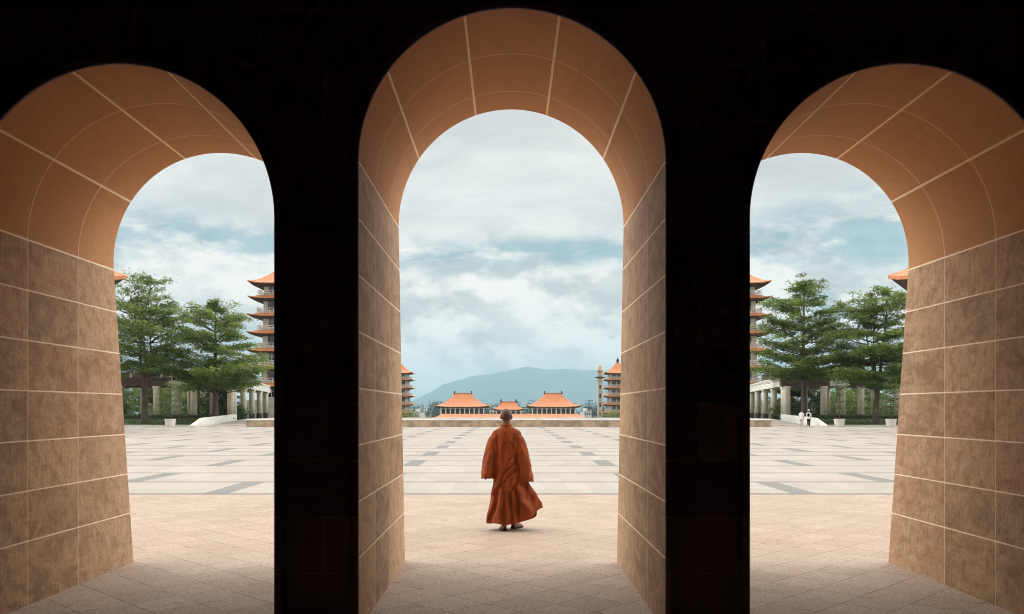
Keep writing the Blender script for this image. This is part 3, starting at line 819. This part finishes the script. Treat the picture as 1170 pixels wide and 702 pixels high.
# far woods in the valley (one mass) and a few pale houses among them
C = []
g = np.random.default_rng(5)
for i in range(620):
    y = g.uniform(680, 1300); x = g.uniform(-.24, .24) * y * 1.1
    h = g.uniform(9, 17) * (1 + .25 * noise.noise(Vector((x * .01, y * .004, 0))))
    z = land(x, y); r = g.uniform(4, 8)
    C.append(np.array((x, y, z + h * .6)) + np.clip(g.normal(size=(300, 3)), -1.5, 1.5) * (r * .5, r * .5, h * .26))
tag(leaf_mesh('woods', np.concatenate(C), 1.25, M['woods'], None, .4, 3), 'dark far woods filling the valley below the mountain', 'woods', kind='stuff')
hs = [(479, 640, 'pale far house among dark trees left of the left hall'), (487, 800, 'pale block half sunk in woods just left of the left hall'),
      (566, 700, 'pale far house glimpsed between left hall and gate hall'), (598, 760, 'pale far house glimpsed between gate hall and right hall'),
      (668, 700, 'pale far house right of the right hall'), (677, 850, 'pale block in the woods beside the slim tower')]
for i, (x, D, lb) in enumerate(hs):
    p = P(x, 471.6, D); zb = land(p.x, D)
    h = thing('house', lb, 'house', (p.x, D - 8, zb), .2 * (i - 2), 'far pale houses')
    w = 3.2 + (i * 7 % 4) * .6; hh = p.z - zb + (i % 3) * .8 + .2
    mb = MB(); mb.box(-w, w, -4, 4, 0, hh); mb.build('wall', M['concrete'], h)
    mb = MB(); mb.box(-w - .4, w + .4, -4.4, 4.4, hh, hh + .4); mb.box(-w * .4, w * .2, -2, 2, hh + .4, hh + 2.6); mb.build('roof', M['concrete'], h)
    for q in range(3):
        mb = MB(); mb.box(-w * .75 + q * w * .55, -w * .75 + q * w * .55 + w * .3, -4.05, -4.003, hh - 3, hh - 1.3); mb.build('window', M['glass'], h)

# mountain
mb = MB(); rows = []
prof = [(-3200, 0), (-1500, 0), (-720, 6), (-572, 62), (-480, 105), (-383, 160), (-300, 188), (-221, 216), (-120, 228), (0, 246), (100, 258), (230, 250), (372, 258), (480, 250), (589, 240), (670, 222), (800, 205), (1000, 190), (1300, 130), (1700, 70), (2300, 30), (3200, 0)]
def ph(x):
    for (x0, h0), (x1, h1) in zip(prof, prof[1:]):
        if x0 <= x <= x1:
            t = (x - x0) / (x1 - x0); return h0 + (h1 - h0) * (t * t * (3 - 2 * t) * .5 + t * .5)
    return 0
for i in range(161):
    x = -6400 + 12800 * i / 160; row = []
    for j in range(25):
        v = j / 24; y = 8900 + 3600 * v
        e = math.sin(math.pi * v) ** .8 if 0 < v < 1 else 0
        n = noise.fractal(Vector((x * .0018, y * .0018, 1)), 1, 2, 5)
        h = 1.97 * (ph(x / 1.97) * e * (1 + .05 * n) + 4 * n * e)
        row.append((x, y, -21.5 + max(0, h)))
    rows.append(row)
mb.grid(rows); tag(mb.build('mountain', M['mountain'], smooth=True), kind='structure')

# ------------------------------------------------------------------ people
def evaluated(o):
    dg = bpy.context.evaluated_depsgraph_get(); me = bpy.data.meshes.new_from_object(o.evaluated_get(dg))
    old = o.data; o.modifiers.clear(); o.data = me; bpy.data.meshes.remove(old); return o
def interp(tab, z):
    """tab: rows (z, a, b, ...) sorted by falling z"""
    if z >= tab[0][0]: return tab[0][1:]
    for r0, r1 in zip(tab, tab[1:]):
        if z >= r1[0]:
            t = (r0[0] - z) / (r0[0] - r1[0]); return tuple(p + (q - p) * t for p, q in zip(r0[1:], r1[1:]))
    return tab[-1][1:]
def body(root, arms, legs, hip, mat, voxel=.0085, head=(0, .015, 1.575), chest=1.25):
    """one continuous figure: overlapping tapered volumes fused by a voxel remesh"""
    mb = MB()
    hx, hy, hz = head
    mb.ball((hx, hy + .005, hz + .018), (.074, .095, .096), 22, 16)             # skull
    mb.ball((hx, hy + .035, hz - .055), (.056, .062, .062), 18, 12)             # jaw
    mb.tube([(hx, hy + .088, hz + .015), (hx, hy + .108, hz - .012), (hx, hy + .112, hz - .026), (hx, hy + .09, hz - .034)], [.010, .013, .016, .011], 8)   # nose
    mb.tube([(hx - .022, hy + .088, hz - .062), (hx, hy + .096, hz - .061), (hx + .022, hy + .088, hz - .062)], [.007, .010, .007], 8)      # mouth
    for s in (-1, 1):
        mb.tube([(hx + s * .012, hy + .092, hz + .030), (hx + s * .045, hy + .082, hz + .031)], [.010, .008], 6)    # brow
        mb.ball((hx + s * .031, hy + .078, hz + .006), .014, 10, 8)                                             # eye
        mb.ball((hx + s * .076, hy + .0, hz - .004), (.012, .022, .034), 12, 10)                                # ear
    mb.tube([(0, -.01, 1.36), (hx * .6, hy - .012, 1.45), (hx, hy, hz - .03)], [.066, .054, .055], 14)
    hipz = hip[2]
    mb.tube([(hip[0], hip[1], hipz - .06), (hip[0], hip[1], hipz + .05), (hip[0] * .6, hip[1] * .6, hipz + .18), (0, 0, 1.2), (0, 0, 1.33), (0, -.005, 1.395)],
            [.145, .155, .135, .165, .15, .07], 18, squash=.72)
    for s, j in arms:
        mb.tube([(s * .06, -.005, 1.35), j[0]], [.06, .058], 12)
        mb.tube([j[0], Vector(j[0]).lerp(Vector(j[1]), .4), j[1]], [.055, .05, .04], 12)
        mb.tube([j[1], Vector(j[1]).lerp(Vector(j[2]), .35), j[2]], [.04, .042, .028], 12)
        w = Vector(j[2]); d = (w - Vector(j[1])).normalized(); f = Vector((0, 1, 0)); f = (f - d * f.dot(d)).normalized(); n = d.cross(f)
        mb.tube([w - d * .01, w + d * .04, w + d * .085], [.024, .034, .03], 12, squash=.6)
        for i, (o, L) in enumerate(((-.028, .066), (-.009, .078), (.010, .074), (.028, .058))):
            b = w + d * .08 - f * o
            mb.tube([b, b + d * L * .5 + n * .004 * s, b + d * L * .85 + n * .016 * s, b + d * L + n * .026 * s], [.0095, .009, .0085, .007], 8)
        b = w + d * .03 + f * .028
        mb.tube([b, b + d * .03 + f * .02, b + d * .065 + f * .022], [.012, .011, .008], 8)
    for s, j in legs:
        hp, kn, an, toe = [Vector(p) for p in j]
        mb.tube([hp, hp.lerp(kn, .4), kn], [.09, .08, .055], 14)
        mb.tube([kn, kn.lerp(an, .35), an], [.054, .056, .036], 12)
        d = (toe - an); d.z = 0; d.normalize(); side = Vector((d.y, -d.x, 0))
        heel = an - d * .045; heel.z = an.z - .05
        mb.tube([an, heel + Vector((0, 0, .012))], [.036, .03], 10)
        mb.tube([heel + Vector((0, 0, .005)), heel.lerp(toe, .5) + Vector((0, 0, .012)), toe], [.03, .036, .034], 12)
        for i in range(5):
            b = toe + side * (-.028 + .014 * i) * (1 if s > 0 else -1); L = .032 - .004 * i
            mb.tube([b, b + d * L, b + d * (L + .006) + Vector((0, 0, -.004))], [.011, .0095, .007], 7)
    o = mb.build('body', mat, root)
    m = o.modifiers.new('fuse', 'REMESH'); m.mode = 'VOXEL'; m.voxel_size = voxel
    m2 = o.modifiers.new('smooth', 'SMOOTH'); m2.factor = .5; m2.iterations = 3
    evaluated(o); o.data.polygons.foreach_set('use_smooth', [True] * len(o.data.polygons)); o.data.materials.clear(); o.data.materials.append(mat)
    return o
def hair(root, head, mat, name='hair', grow=.004, cut=.0):
    hx, hy, hz = head; mb = MB(); rings = []
    for i in range(15):
        ph_ = math.pi * (.02 + .60 * i / 14)
        rings.append([(hx + (.074 + grow) * math.sin(ph_) * math.cos(2 * math.pi * k / 28),
                       hy + .005 + (.095 + grow) * math.sin(ph_) * math.sin(2 * math.pi * k / 28),
                       hz + .018 + (.096 + grow) * math.cos(ph_ if math.sin(2 * math.pi * k / 28) < .35 else min(ph_, math.pi * .36))) for k in range(28)])
    mb.grid(rings, False, True); k0 = 0
    mb.f.append(tuple(range(28))); mb.mi.append(0)
    return mb.build(name, mat, root, smooth=True)
def shoe(root, an, toe, mat, name='sandal'):
    an, toe = Vector(an), Vector(toe); d = toe - an; d.z = 0; d.normalize(); side = Vector((d.y, -d.x, 0))
    heel = an - d * .06; L = 0.27
    zb = an.z - .085
    mb = MB(); secs = []
    for f, w, h in ((0, .022, .045), (.04, .034, .062), (.2, .038, .07), (.4, .042, .055), (.62, .05, .062), (.82, .047, .048), (.95, .03, .034), (1, .012, .022)):
        c = heel + d * L * f; c.z = zb
        secs.append([c + side * (w * math.cos(a)) + Vector((0, 0, .004 + max(0, math.sin(a)) * h)) if True else None for a in [math.pi * k / 10 for k in range(11)]])
    mb.grid(secs); o = mb.build(name, mat, root, smooth=True)
    mb = MB(); top = []; 
    out = [(f, w) for f, w in ((0, .024), (.04, .037), (.2, .041), (.4, .044), (.62, .053), (.82, .05), (.95, .033), (1.01, .012))]
    poly = [heel + d * L * f + side * w for f, w in out] + [heel + d * L * f - side * w for f, w in reversed(out)]
    n = len(poly); mb.add([Vector((p.x, p.y, zb + .018)) for p in poly] + [Vector((p.x, p.y, zb)) for p in poly],
        [tuple(range(n)), tuple(range(n, 2 * n))[::-1]] + [(i, (i + 1) % n, n + (i + 1) % n, n + i) for i in range(n)])
    mb.build('sole', M['cloth_black'], o)
    return o

# --- the monk, seen from behind, walking away
MY = 12.16
monk = thing('person', 'shaven-headed person in a long rust-orange robe walking away through the middle', 'person', (P(578.5, 467, MY).x, MY, 0))
HEAD = (.0, .015, 1.575)
LEGL = [(-.07, 0, .86), (-.05, .05, .47), (-.03, -.045, .088), (-.045, .09, .035)]
LEGR = [(.09, 0, .86), (.10, .20, .47), (.115, .17, .088), (.185, .29, .035)]
body(monk, [(-1, [(-.145, -.005, 1.315), (-.215, -.02, 1.06), (-.25, .02, .84)]), (1, [(.145, -.005, 1.315), (.225, -.02, 1.06), (.262, .02, .81)])],
     [(-1, LEGL), (1, LEGR)], (.01, 0, .88), M['skin_shaven'], .0085, HEAD)
shoe(monk, LEGL[2], LEGL[3], M['sandal']); shoe(monk, LEGR[2], LEGR[3], M['sandal'])
for lg_ in (LEGL, LEGR):
    an = Vector(lg_[2]); kn = Vector(lg_[1]); mb = MB()
    mb.tube([an + Vector((0, 0, -.02)), an + Vector((0, 0, .02)), an.lerp(kn, .25), an.lerp(kn, .5)], [.044, .043, .05, .06], 14, False); mb.build('sock', M['sock'], monk, smooth=True)
ROBE = [(1.455, .062, .062, .062, .070), (1.43, .085, .085, .072, .082), (1.405, .130, .130, .082, .095), (1.38, .175, .175, .092, .108), (1.34, .205, .205, .105, .122),
        (1.25, .205, .205, .115, .132), (1.10, .190, .192, .12, .135), (.95, .180, .192, .125, .138), (.80, .180, .208, .135, .145),
        (.65, .190, .245, .15, .160), (.50, .208, .30, .17, .178), (.35, .232, .365, .19, .195), (.20, .252, .405, .205, .21), (.10, .262, .425, .21, .215)]
CREASE = [(-.09, .78, .17, 1.12, .018, .018), (-.09, .72, .13, .96, .017, .020), (-.05, .68, .16, .86, .016, .018), (-.14, 1.02, .02, 1.22, .015, .009),
          (.15, .92, .03, 1.27, .018, .022), (-.02, 1.32, -.05, .82, .022, .018), (.10, 1.34, .13, .75, .020, .024), (-.13, 1.30, -.12, .95, .018, .020),
          (-.10, .62, -.22, .12, .028, .045), (-.03, .62, -.06, .10, .030, .035), (.05, .66, .06, .10, .026, .045), (.13, .62, .15, .15, .024, .050),
          (.19, .62, .33, .28, .030, .050), (.02, .90, -.13, .58, .016, .022), (.17, .74, .05, .52, .017, .026), (-.16, .82, -.20, .45, .018, .028)]
def robe_pt(th, u):
    zn = 1.455 - u * 1.345
    aL, aR, bF, bB = interp(ROBE, zn)
    c, s_ = math.cos(th), math.sin(th)
    a = aR if c > 0 else aL; b = bF if s_ > 0 else bB
    low = sm(.45, 1.0, u)
    # folds
    A = .010 + .075 * low ** 1.1
    fold = A * (math.sin(7 * th + 1.3 + 2.5 * u) * .55 + math.sin(11 * th - 4 * u + .4) * .35 + math.sin(17 * th + 3 * u) * .22)
    cre = noise.noise(Vector((th * 1.6 + u * 3.2, zn * 5.0 - th * .8, 2.0)))
    cre2 = noise.noise(Vector((th * 4.5 - u * 5, zn * 11 + th * 2.2, 7.0)))
    r1 = 1 - abs(noise.noise(Vector((th * 1.5 + u * 4.0, zn * 4.5 - th * 1.6, 12.0)))) * 2.2
    r2 = 1 - abs(noise.noise(Vector((th * 2.4 - u * 3.0, zn * 6.5 + th * 1.9, 21.0)))) * 2.2
    cr = (.030 * cre + .012 * cre2 + .022 * max(0, r1) ** 4 + .018 * max(0, r2) ** 4) * sm(.04, .22, u) * (1 - .35 * low)
    # deep wind-blown pleat on the right of the back
    dth = (th - R(292) + math.pi) % (2 * math.pi) - math.pi
    pleat = -.20 * math.exp(-(dth / .16) ** 2) * sm(.55, .95, u) + .10 * math.exp(-((dth - .34) / .22) ** 2) * sm(.5, .95, u)
    seam = -.012 * math.exp(-(((th - R(268) + math.pi) % (2 * math.pi) - math.pi) / .035) ** 2) * sm(.03, .1, u)
    k = 1 + fold + cr + pleat + seam
    n_ = 2.3
    rr = (abs(c) ** n_ + abs(s_) ** n_) ** (-1 / n_)
    x, y = a * rr * c * k, b * rr * s_ * k
    # pulled creases across the back: (x0, z0, x1, z1, width, depth)
    if s_ < .25:
        for X0_, Z0_, X1_, Z1_, W_, D_ in CREASE:
            zq = 1.455 - u * 1.345
            ex, ez = X1_ - X0_, Z1_ - Z0_; L2 = ex * ex + ez * ez
            tt = ((x - X0_) * ex + (zq - Z0_) * ez) / L2
            if -.25 < tt < 1.25:
                dd = ((x - X0_) * ez - (zq - Z0_) * ex) / math.sqrt(L2) + .012 * math.sin(9 * tt + X0_ * 30)
                fade = sm(-.25, .25, tt) * (1 - sm(.7, 1.25, tt)) * sm(-.25, .1, .25 - s_)
                g1 = math.exp(-(dd / W_) ** 2); g2 = math.exp(-((dd - 1.9 * W_) / W_) ** 2)
                y += D_ * fade * (g2 * .8 - g1) * -1.0
                x += D_ * .25 * fade * (g1 - g2)
    # hem
    d0 = (th - R(352) + math.pi) % (2 * math.pi) - math.pi
    lift = .215 * math.exp(-(d0 / .62) ** 2)
    x += .050 * math.exp(-(d0 / .20) ** 2) * sm(.7, 1.0, u)
    zh = .105 + lift + .008 * math.sin(5 * th)
    z = 1.455 - u * (1.455 - zh)
    # shoulders slope away from the neck
    z -= .0
    y += .03 * low
    return Vector((x + .012 * sm(.3, .8, u), y, z))
mb = MB(); NT, NU = 168, 130
mb.grid([[robe_pt(2 * math.pi * j / NT, i / NU) for j in range(NT)] for i in range(NU + 1)], False, True)
rb = mb.build('robe', M['robe'], monk, smooth=True)
so = rb.modifiers.new('thick', 'SOLIDIFY'); so.thickness = .006; so.offset = -1
def sleeve(s, cuff, zc):
    mb = MB(); rows = []; n = 44; m = 60
    p0 = Vector((s * .142, -.002, 1.345)); p1 = Vector((s * .228, -.012, 1.10)); p2 = Vector((cuff, .015, zc))
    for i in range(m + 1):
        t = i / m
        c = p0 * (1 - t) ** 2 + p1 * 2 * t * (1 - t) + p2 * t * t
        w = .088 + .010 * t; dpt = .098 + .060 * sm(.2, 1, t)
        if t < .1: w *= .62 + .38 * math.sqrt(t / .1); dpt *= .62 + .38 * math.sqrt(t / .1)
        row = []
        for k in range(n):
            a = 2 * math.pi * k / n
            f = 1 + (.05 + .10 * t) * math.sin(3 * a + 2 * t + s) * .6 + .13 * noise.noise(Vector((a * 1.1 + s * 5, t * 6 + a * .7, 4 + s))) * sm(.05, .25, t)
            f += .17 * (1 - 2 * abs(noise.noise(Vector((a * .9 + s * 3 + t * 1.5, t * 4 + a * 1.2, 31 + s)))) ) ** 3 * .35 * sm(.08, .3, t)
            f += .06 * noise.noise(Vector((math.cos(a) * 3, t * 13 + math.sin(a) * 2, 9 + s))) * sm(.1, .3, t)
            x, y = w * f * math.cos(a), dpt * f * math.sin(a)
            dz = -.012 * math.sin(a) * t
            row.append(c + Vector((x, y, dz + .30 * x * s * (1 - t) * -1)))
        rows.append(row)
    mb.grid(rows, False, True)
    mb.f.append(tuple(range(n))); mb.mi.append(0)
    o = mb.build('sleeve', M['robe'], rb, smooth=True)
    so = o.modifiers.new('thick', 'SOLIDIFY'); so.thickness = .006; so.offset = -1
sleeve(-1, -.258, .715); sleeve(1, .272, .675)
mb = MB(); rows = []
for i, (r, z) in enumerate(((.088, 1.405), (.078, 1.43), (.070, 1.455), (.066, 1.478), (.070, 1.480), (.076, 1.452))):
    rows.append([(r * math.cos(2 * math.pi * k / 32), -.002 + r * 1.05 * math.sin(2 * math.pi * k / 32), z - .05 * max(0, math.sin(2 * math.pi * k / 32)) ** 2 * (i / 5)) for k in range(32)])
mb.grid(rows, False, True); mb.build('collar', M['robe'], rb, smooth=True)

# --- two visitors by the right ramp
def visitor(label, loc, rz, scale, top, bottom, hat):
    v = thing('person', label, 'person', loc, rz); v.scale = (scale,) * 3
    LL = [(-.08, 0, .86), (-.09, .10, .47), (-.09, .12, .088), (-.10, .25, .035)]; LR = [(.08, 0, .86), (.09, .02, .47), (.09, -.16, .088), (.10, -.03, .035)]
    AL = [(-.17, 0, 1.33), (-.21, -.04, 1.06), (-.19, .12, .88)]; AR = [(.17, 0, 1.33), (.21, -.03, 1.06), (.21, .05, .84)]
    body(v, [(-1, AL), (1, AR)], [(-1, LL), (1, LR)], (0, 0, .88), M['skin'], .014)
    hair(v, HEAD, M['hair_black'], grow=.010)
    mb = MB()
    rows = [[(a * math.cos(2 * math.pi * k / 24), b * math.sin(2 * math.pi * k / 24), z) for k in range(24)] for z, a, b in
            ((1.42, .075, .075), (1.39, .14, .10), (1.34, .19, .12), (1.2, .19, .135), (1.0, .175, .135), (.85, .20, .16), (.76, .21, .17))]
    mb.grid(rows, False, True)
    for A_ in (AL, AR):
        mb.tube([A_[0], Vector(A_[0]).lerp(Vector(A_[1]), .5), A_[1], Vector(A_[1]).lerp(Vector(A_[2]), .4)], [.075, .07, .062, .055], 12)
    mb.build('shirt', top, v, smooth=True)
    mb = MB()
    for L in (LL, LR): mb.tube([L[0], Vector(L[0]).lerp(Vector(L[1]), .5), L[1], Vector(L[1]).lerp(Vector(L[2]), .5), Vector(L[2]) + Vector((0, 0, .02))], [.115, .10, .08, .07, .065], 12)
    mb.build('trousers', bottom, v, smooth=True)
    for L in (LL, LR): shoe(v, L[2], L[3], M['cloth_black'] if hat else M['pot'], 'shoe')
    if hat:
        mb = MB(); mb.lathe(0, .02, [(.17, 1.625), (.165, 1.64), (.095, 1.65), (.09, 1.70), (.06, 1.735), (.01, 1.74)], 20); mb.build('hat', M['shirt_white'], v, smooth=True)
        mb = MB(); mb.ball((0, -.17, 1.17), (.13, .07, .18)); mb.build('backpack', M['cloth_black'], v, smooth=True)
visitor('bare-headed visitor all in white at the foot of the right ramp', (P(912.5, 467, 83).x, 82.2, 0), R(-35), .93, M['shirt_white'], M['cloth_pale'], False)
visitor('visitor in white sun hat and black trousers at the right ramp', (P(921.5, 467, 83).x, 82.4, 0), R(-28), .93, M['shirt_white'], M['cloth_black'], True)

# ------------------------------------------------------------------ haze over the valley
mb = MB(); mb.box(-14600, 14600, -2100, 13900, -23.5, 530)
hz = mb.build('haze', None); hz.data.materials.clear()
hm = bpy.data.materials.new('valley_haze'); hm.use_nodes = True; nt = hm.node_tree; nt.nodes.clear()
out = nt.nodes.new('ShaderNodeOutputMaterial'); pv = nt.nodes.new('ShaderNodeVolumePrincipled')
pv.inputs['Color'].default_value = (0.405, 0.575, 0.665, 1); pv.inputs['Density'].default_value = 0.00014; pv.inputs['Anisotropy'].default_value = 0.0
nt.links.new(pv.outputs[0], out.inputs['Volume']); hz.data.materials.append(hm)
tag(hz, 'pale blue haze in the air over the valley and mountain', 'haze', kind='stuff')

# ------------------------------------------------------------------ sky, sun, camera
SUN_EL, SUN_AZ = R(64), R(-108)      # azimuth from +Y towards +X
w = bpy.data.worlds.new('World'); sc.world = w; w.use_nodes = True
nt = w.node_tree; nt.nodes.clear()
class WT(MT):
    def __init__(s, nt): s.nt = nt; s.tc = nt.nodes.new('ShaderNodeTexCoord')
T = WT(nt)
wo = nt.nodes.new('ShaderNodeOutputWorld'); bg = nt.nodes.new('ShaderNodeBackground'); bg.inputs['Strength'].default_value = 0.1
sky = nt.nodes.new('ShaderNodeTexSky'); sky.sky_type = 'NISHITA'; sky.sun_disc = False
sky.sun_elevation = SUN_EL; sky.sun_rotation = SUN_AZ
gen = T.tc.outputs['Generated']
dx, dy, dz = T.xyz(gen)
hyp = (dx * dx + dy * dy).pw(0.5) + 0.0001
el = dz / hyp                       # tan of elevation
az = dx.atan2(dy)
plane = T.comb(dx / (dz.mx(0.0) + 0.16), dy / (dz.mx(0.0) + 0.16), 0.0)
ang = T.comb(az, el * 1.7, 0.0); ang_up = T.comb(az + 0.010, el * 1.7 + 0.034, 0.0)
wide = T.comb(az, el * 4.4, 0.0)
big = T.noise(1.3, 8, 0.55, plane, None, 0.25)
streak = T.noise(2.6, 10, 0.60, plane, (0.7, 1.1, 1), 0.4)
cum = T.noise(8.0, 12, 0.55, ang); cum_up = T.noise(8.0, 12, 0.55, ang_up)
fine = T.noise(22.0, 8, 0.6, ang); 
wav = T.noise(2.2, 3, 0.5, ang)
wisp = T.noise(5.0, 10, 0.62, wide, None, 0.4)
# clear band low over the horizon, wider to the right
centre = 0.178 + (wav - 0.5) * 0.05 + az.ss(0.1, 0.4) * 0.006
width = 0.015 + az.ss(0.15, 0.42) * 0.026 + (0.0 - az).ss(0.2, 0.42) * 0.014
q = (el - centre) / width
gap = (q * q * -1.0).exp() * 1.5
gap = (gap * (wisp * 0.7 + fine * 0.3).ss(0.62, 0.42)).mn(1.0)
low = el.ss(0.05, 0.09) * (1.0 - el.ss(0.14, 0.17))
lowgap = (cum * 0.75 + wisp * 0.25).ss(0.47, 0.40) * low * (az.abs().ss(0.16, 0.28) * 0.6)
clear = (gap.mx(lowgap)).mn(1.0)
shade = streak.ss(0.34, 0.64) * 0.6 + big.ss(0.38, 0.62) * 0.4
isl = 1.0 - el.ss(0.165, 0.235)
relief = ((cum - cum_up) * 5.5 + 0.55 + (fine - 0.5) * 0.8).ss(0.15, 0.95)
body_ = cum.ss(0.40, 0.52)
up = T.mix(shade, (0.54, 0.55, 0.545), (0.80, 0.80, 0.77))
dn = T.mix(relief * 0.65 + body_ * 0.35, (0.54, 0.53, 0.52), (0.96, 0.90, 0.835))
ccol = T.mix(isl, up, dn)
ccol = T.scale_col(ccol, 1.0 + (1.0 - el.ss(0.02, 0.11)) * 0.02)
front = dy.ss(-0.45, 0.15)
fill_gain = 1.55 - front * 0.55 + front * (el.ss(0.55, 0.95) * (1.0 - el.ss(1.6, 3.2) * 0.75)).mx(az.abs().ss(0.46, 0.9) * (1.0 - el.ss(1.6, 3.2) * 0.75)) * 4.4  # clouds outside the view brightened to fill arches, floor and columns
ccol = T.scale_col(ccol, fill_gain)
skyc = T.mix(1.0, sky.outputs[0], (0.58, 0.90, 0.80), 'MULTIPLY')
tot = T.mix(clear * 0.70, T.scale_col(ccol, 10.0), T.scale_col(skyc, 1.0))
nt.links.new(tot, bg.inputs[0]); nt.links.new(bg.outputs[0], wo.inputs[0])

sl = bpy.data.lights.new('sun', 'SUN'); sl.energy = 0.6; sl.angle = R(14); sl.color = (1.0, 0.90, 0.76)
so = bpy.data.objects.new('sun', sl); col.objects.link(so)
dirv = Vector((math.sin(SUN_AZ) * math.cos(SUN_EL), math.cos(SUN_AZ) * math.cos(SUN_EL), math.sin(SUN_EL)))
so.rotation_euler = dirv.to_track_quat('Z', 'Y').to_euler(); so.location = dirv * 60

cam = bpy.data.cameras.new('camera'); co = bpy.data.objects.new('camera', cam); col.objects.link(co)
co.location = (CAMX, 0, CAMZ); co.rotation_euler = (R(90), 0, 0)
cam.sensor_fit = 'HORIZONTAL'; cam.sensor_width = 36; cam.lens = 36 * F / 1170
cam.shift_x = (585 - 581) / 1170; cam.shift_y = (467 - 351) / 1170
cam.clip_start = 0.05; cam.clip_end = 30000
sc.camera = co
sc.render.engine = 'CYCLES'
cy = sc.cycles
cy.use_denoising = True; cy.pixel_filter_type = 'BLACKMAN_HARRIS'; cy.filter_width = 1.0
cy.use_adaptive_sampling = True; cy.adaptive_threshold = 0.018; cy.adaptive_min_samples = 24
try: cy.denoiser = 'OPENIMAGEDENOISE'
except Exception: pass
cy.max_bounces = 10; cy.diffuse_bounces = 6; cy.glossy_bounces = 3; cy.transmission_bounces = 4; cy.volume_bounces = 1; cy.transparent_max_bounces = 8
cy.sample_clamp_indirect = 6
vs = sc.view_settings
vs.view_transform = 'Standard'; vs.look = 'None'; vs.gamma = 1; vs.use_curve_mapping = False; vs.exposure = 0.25
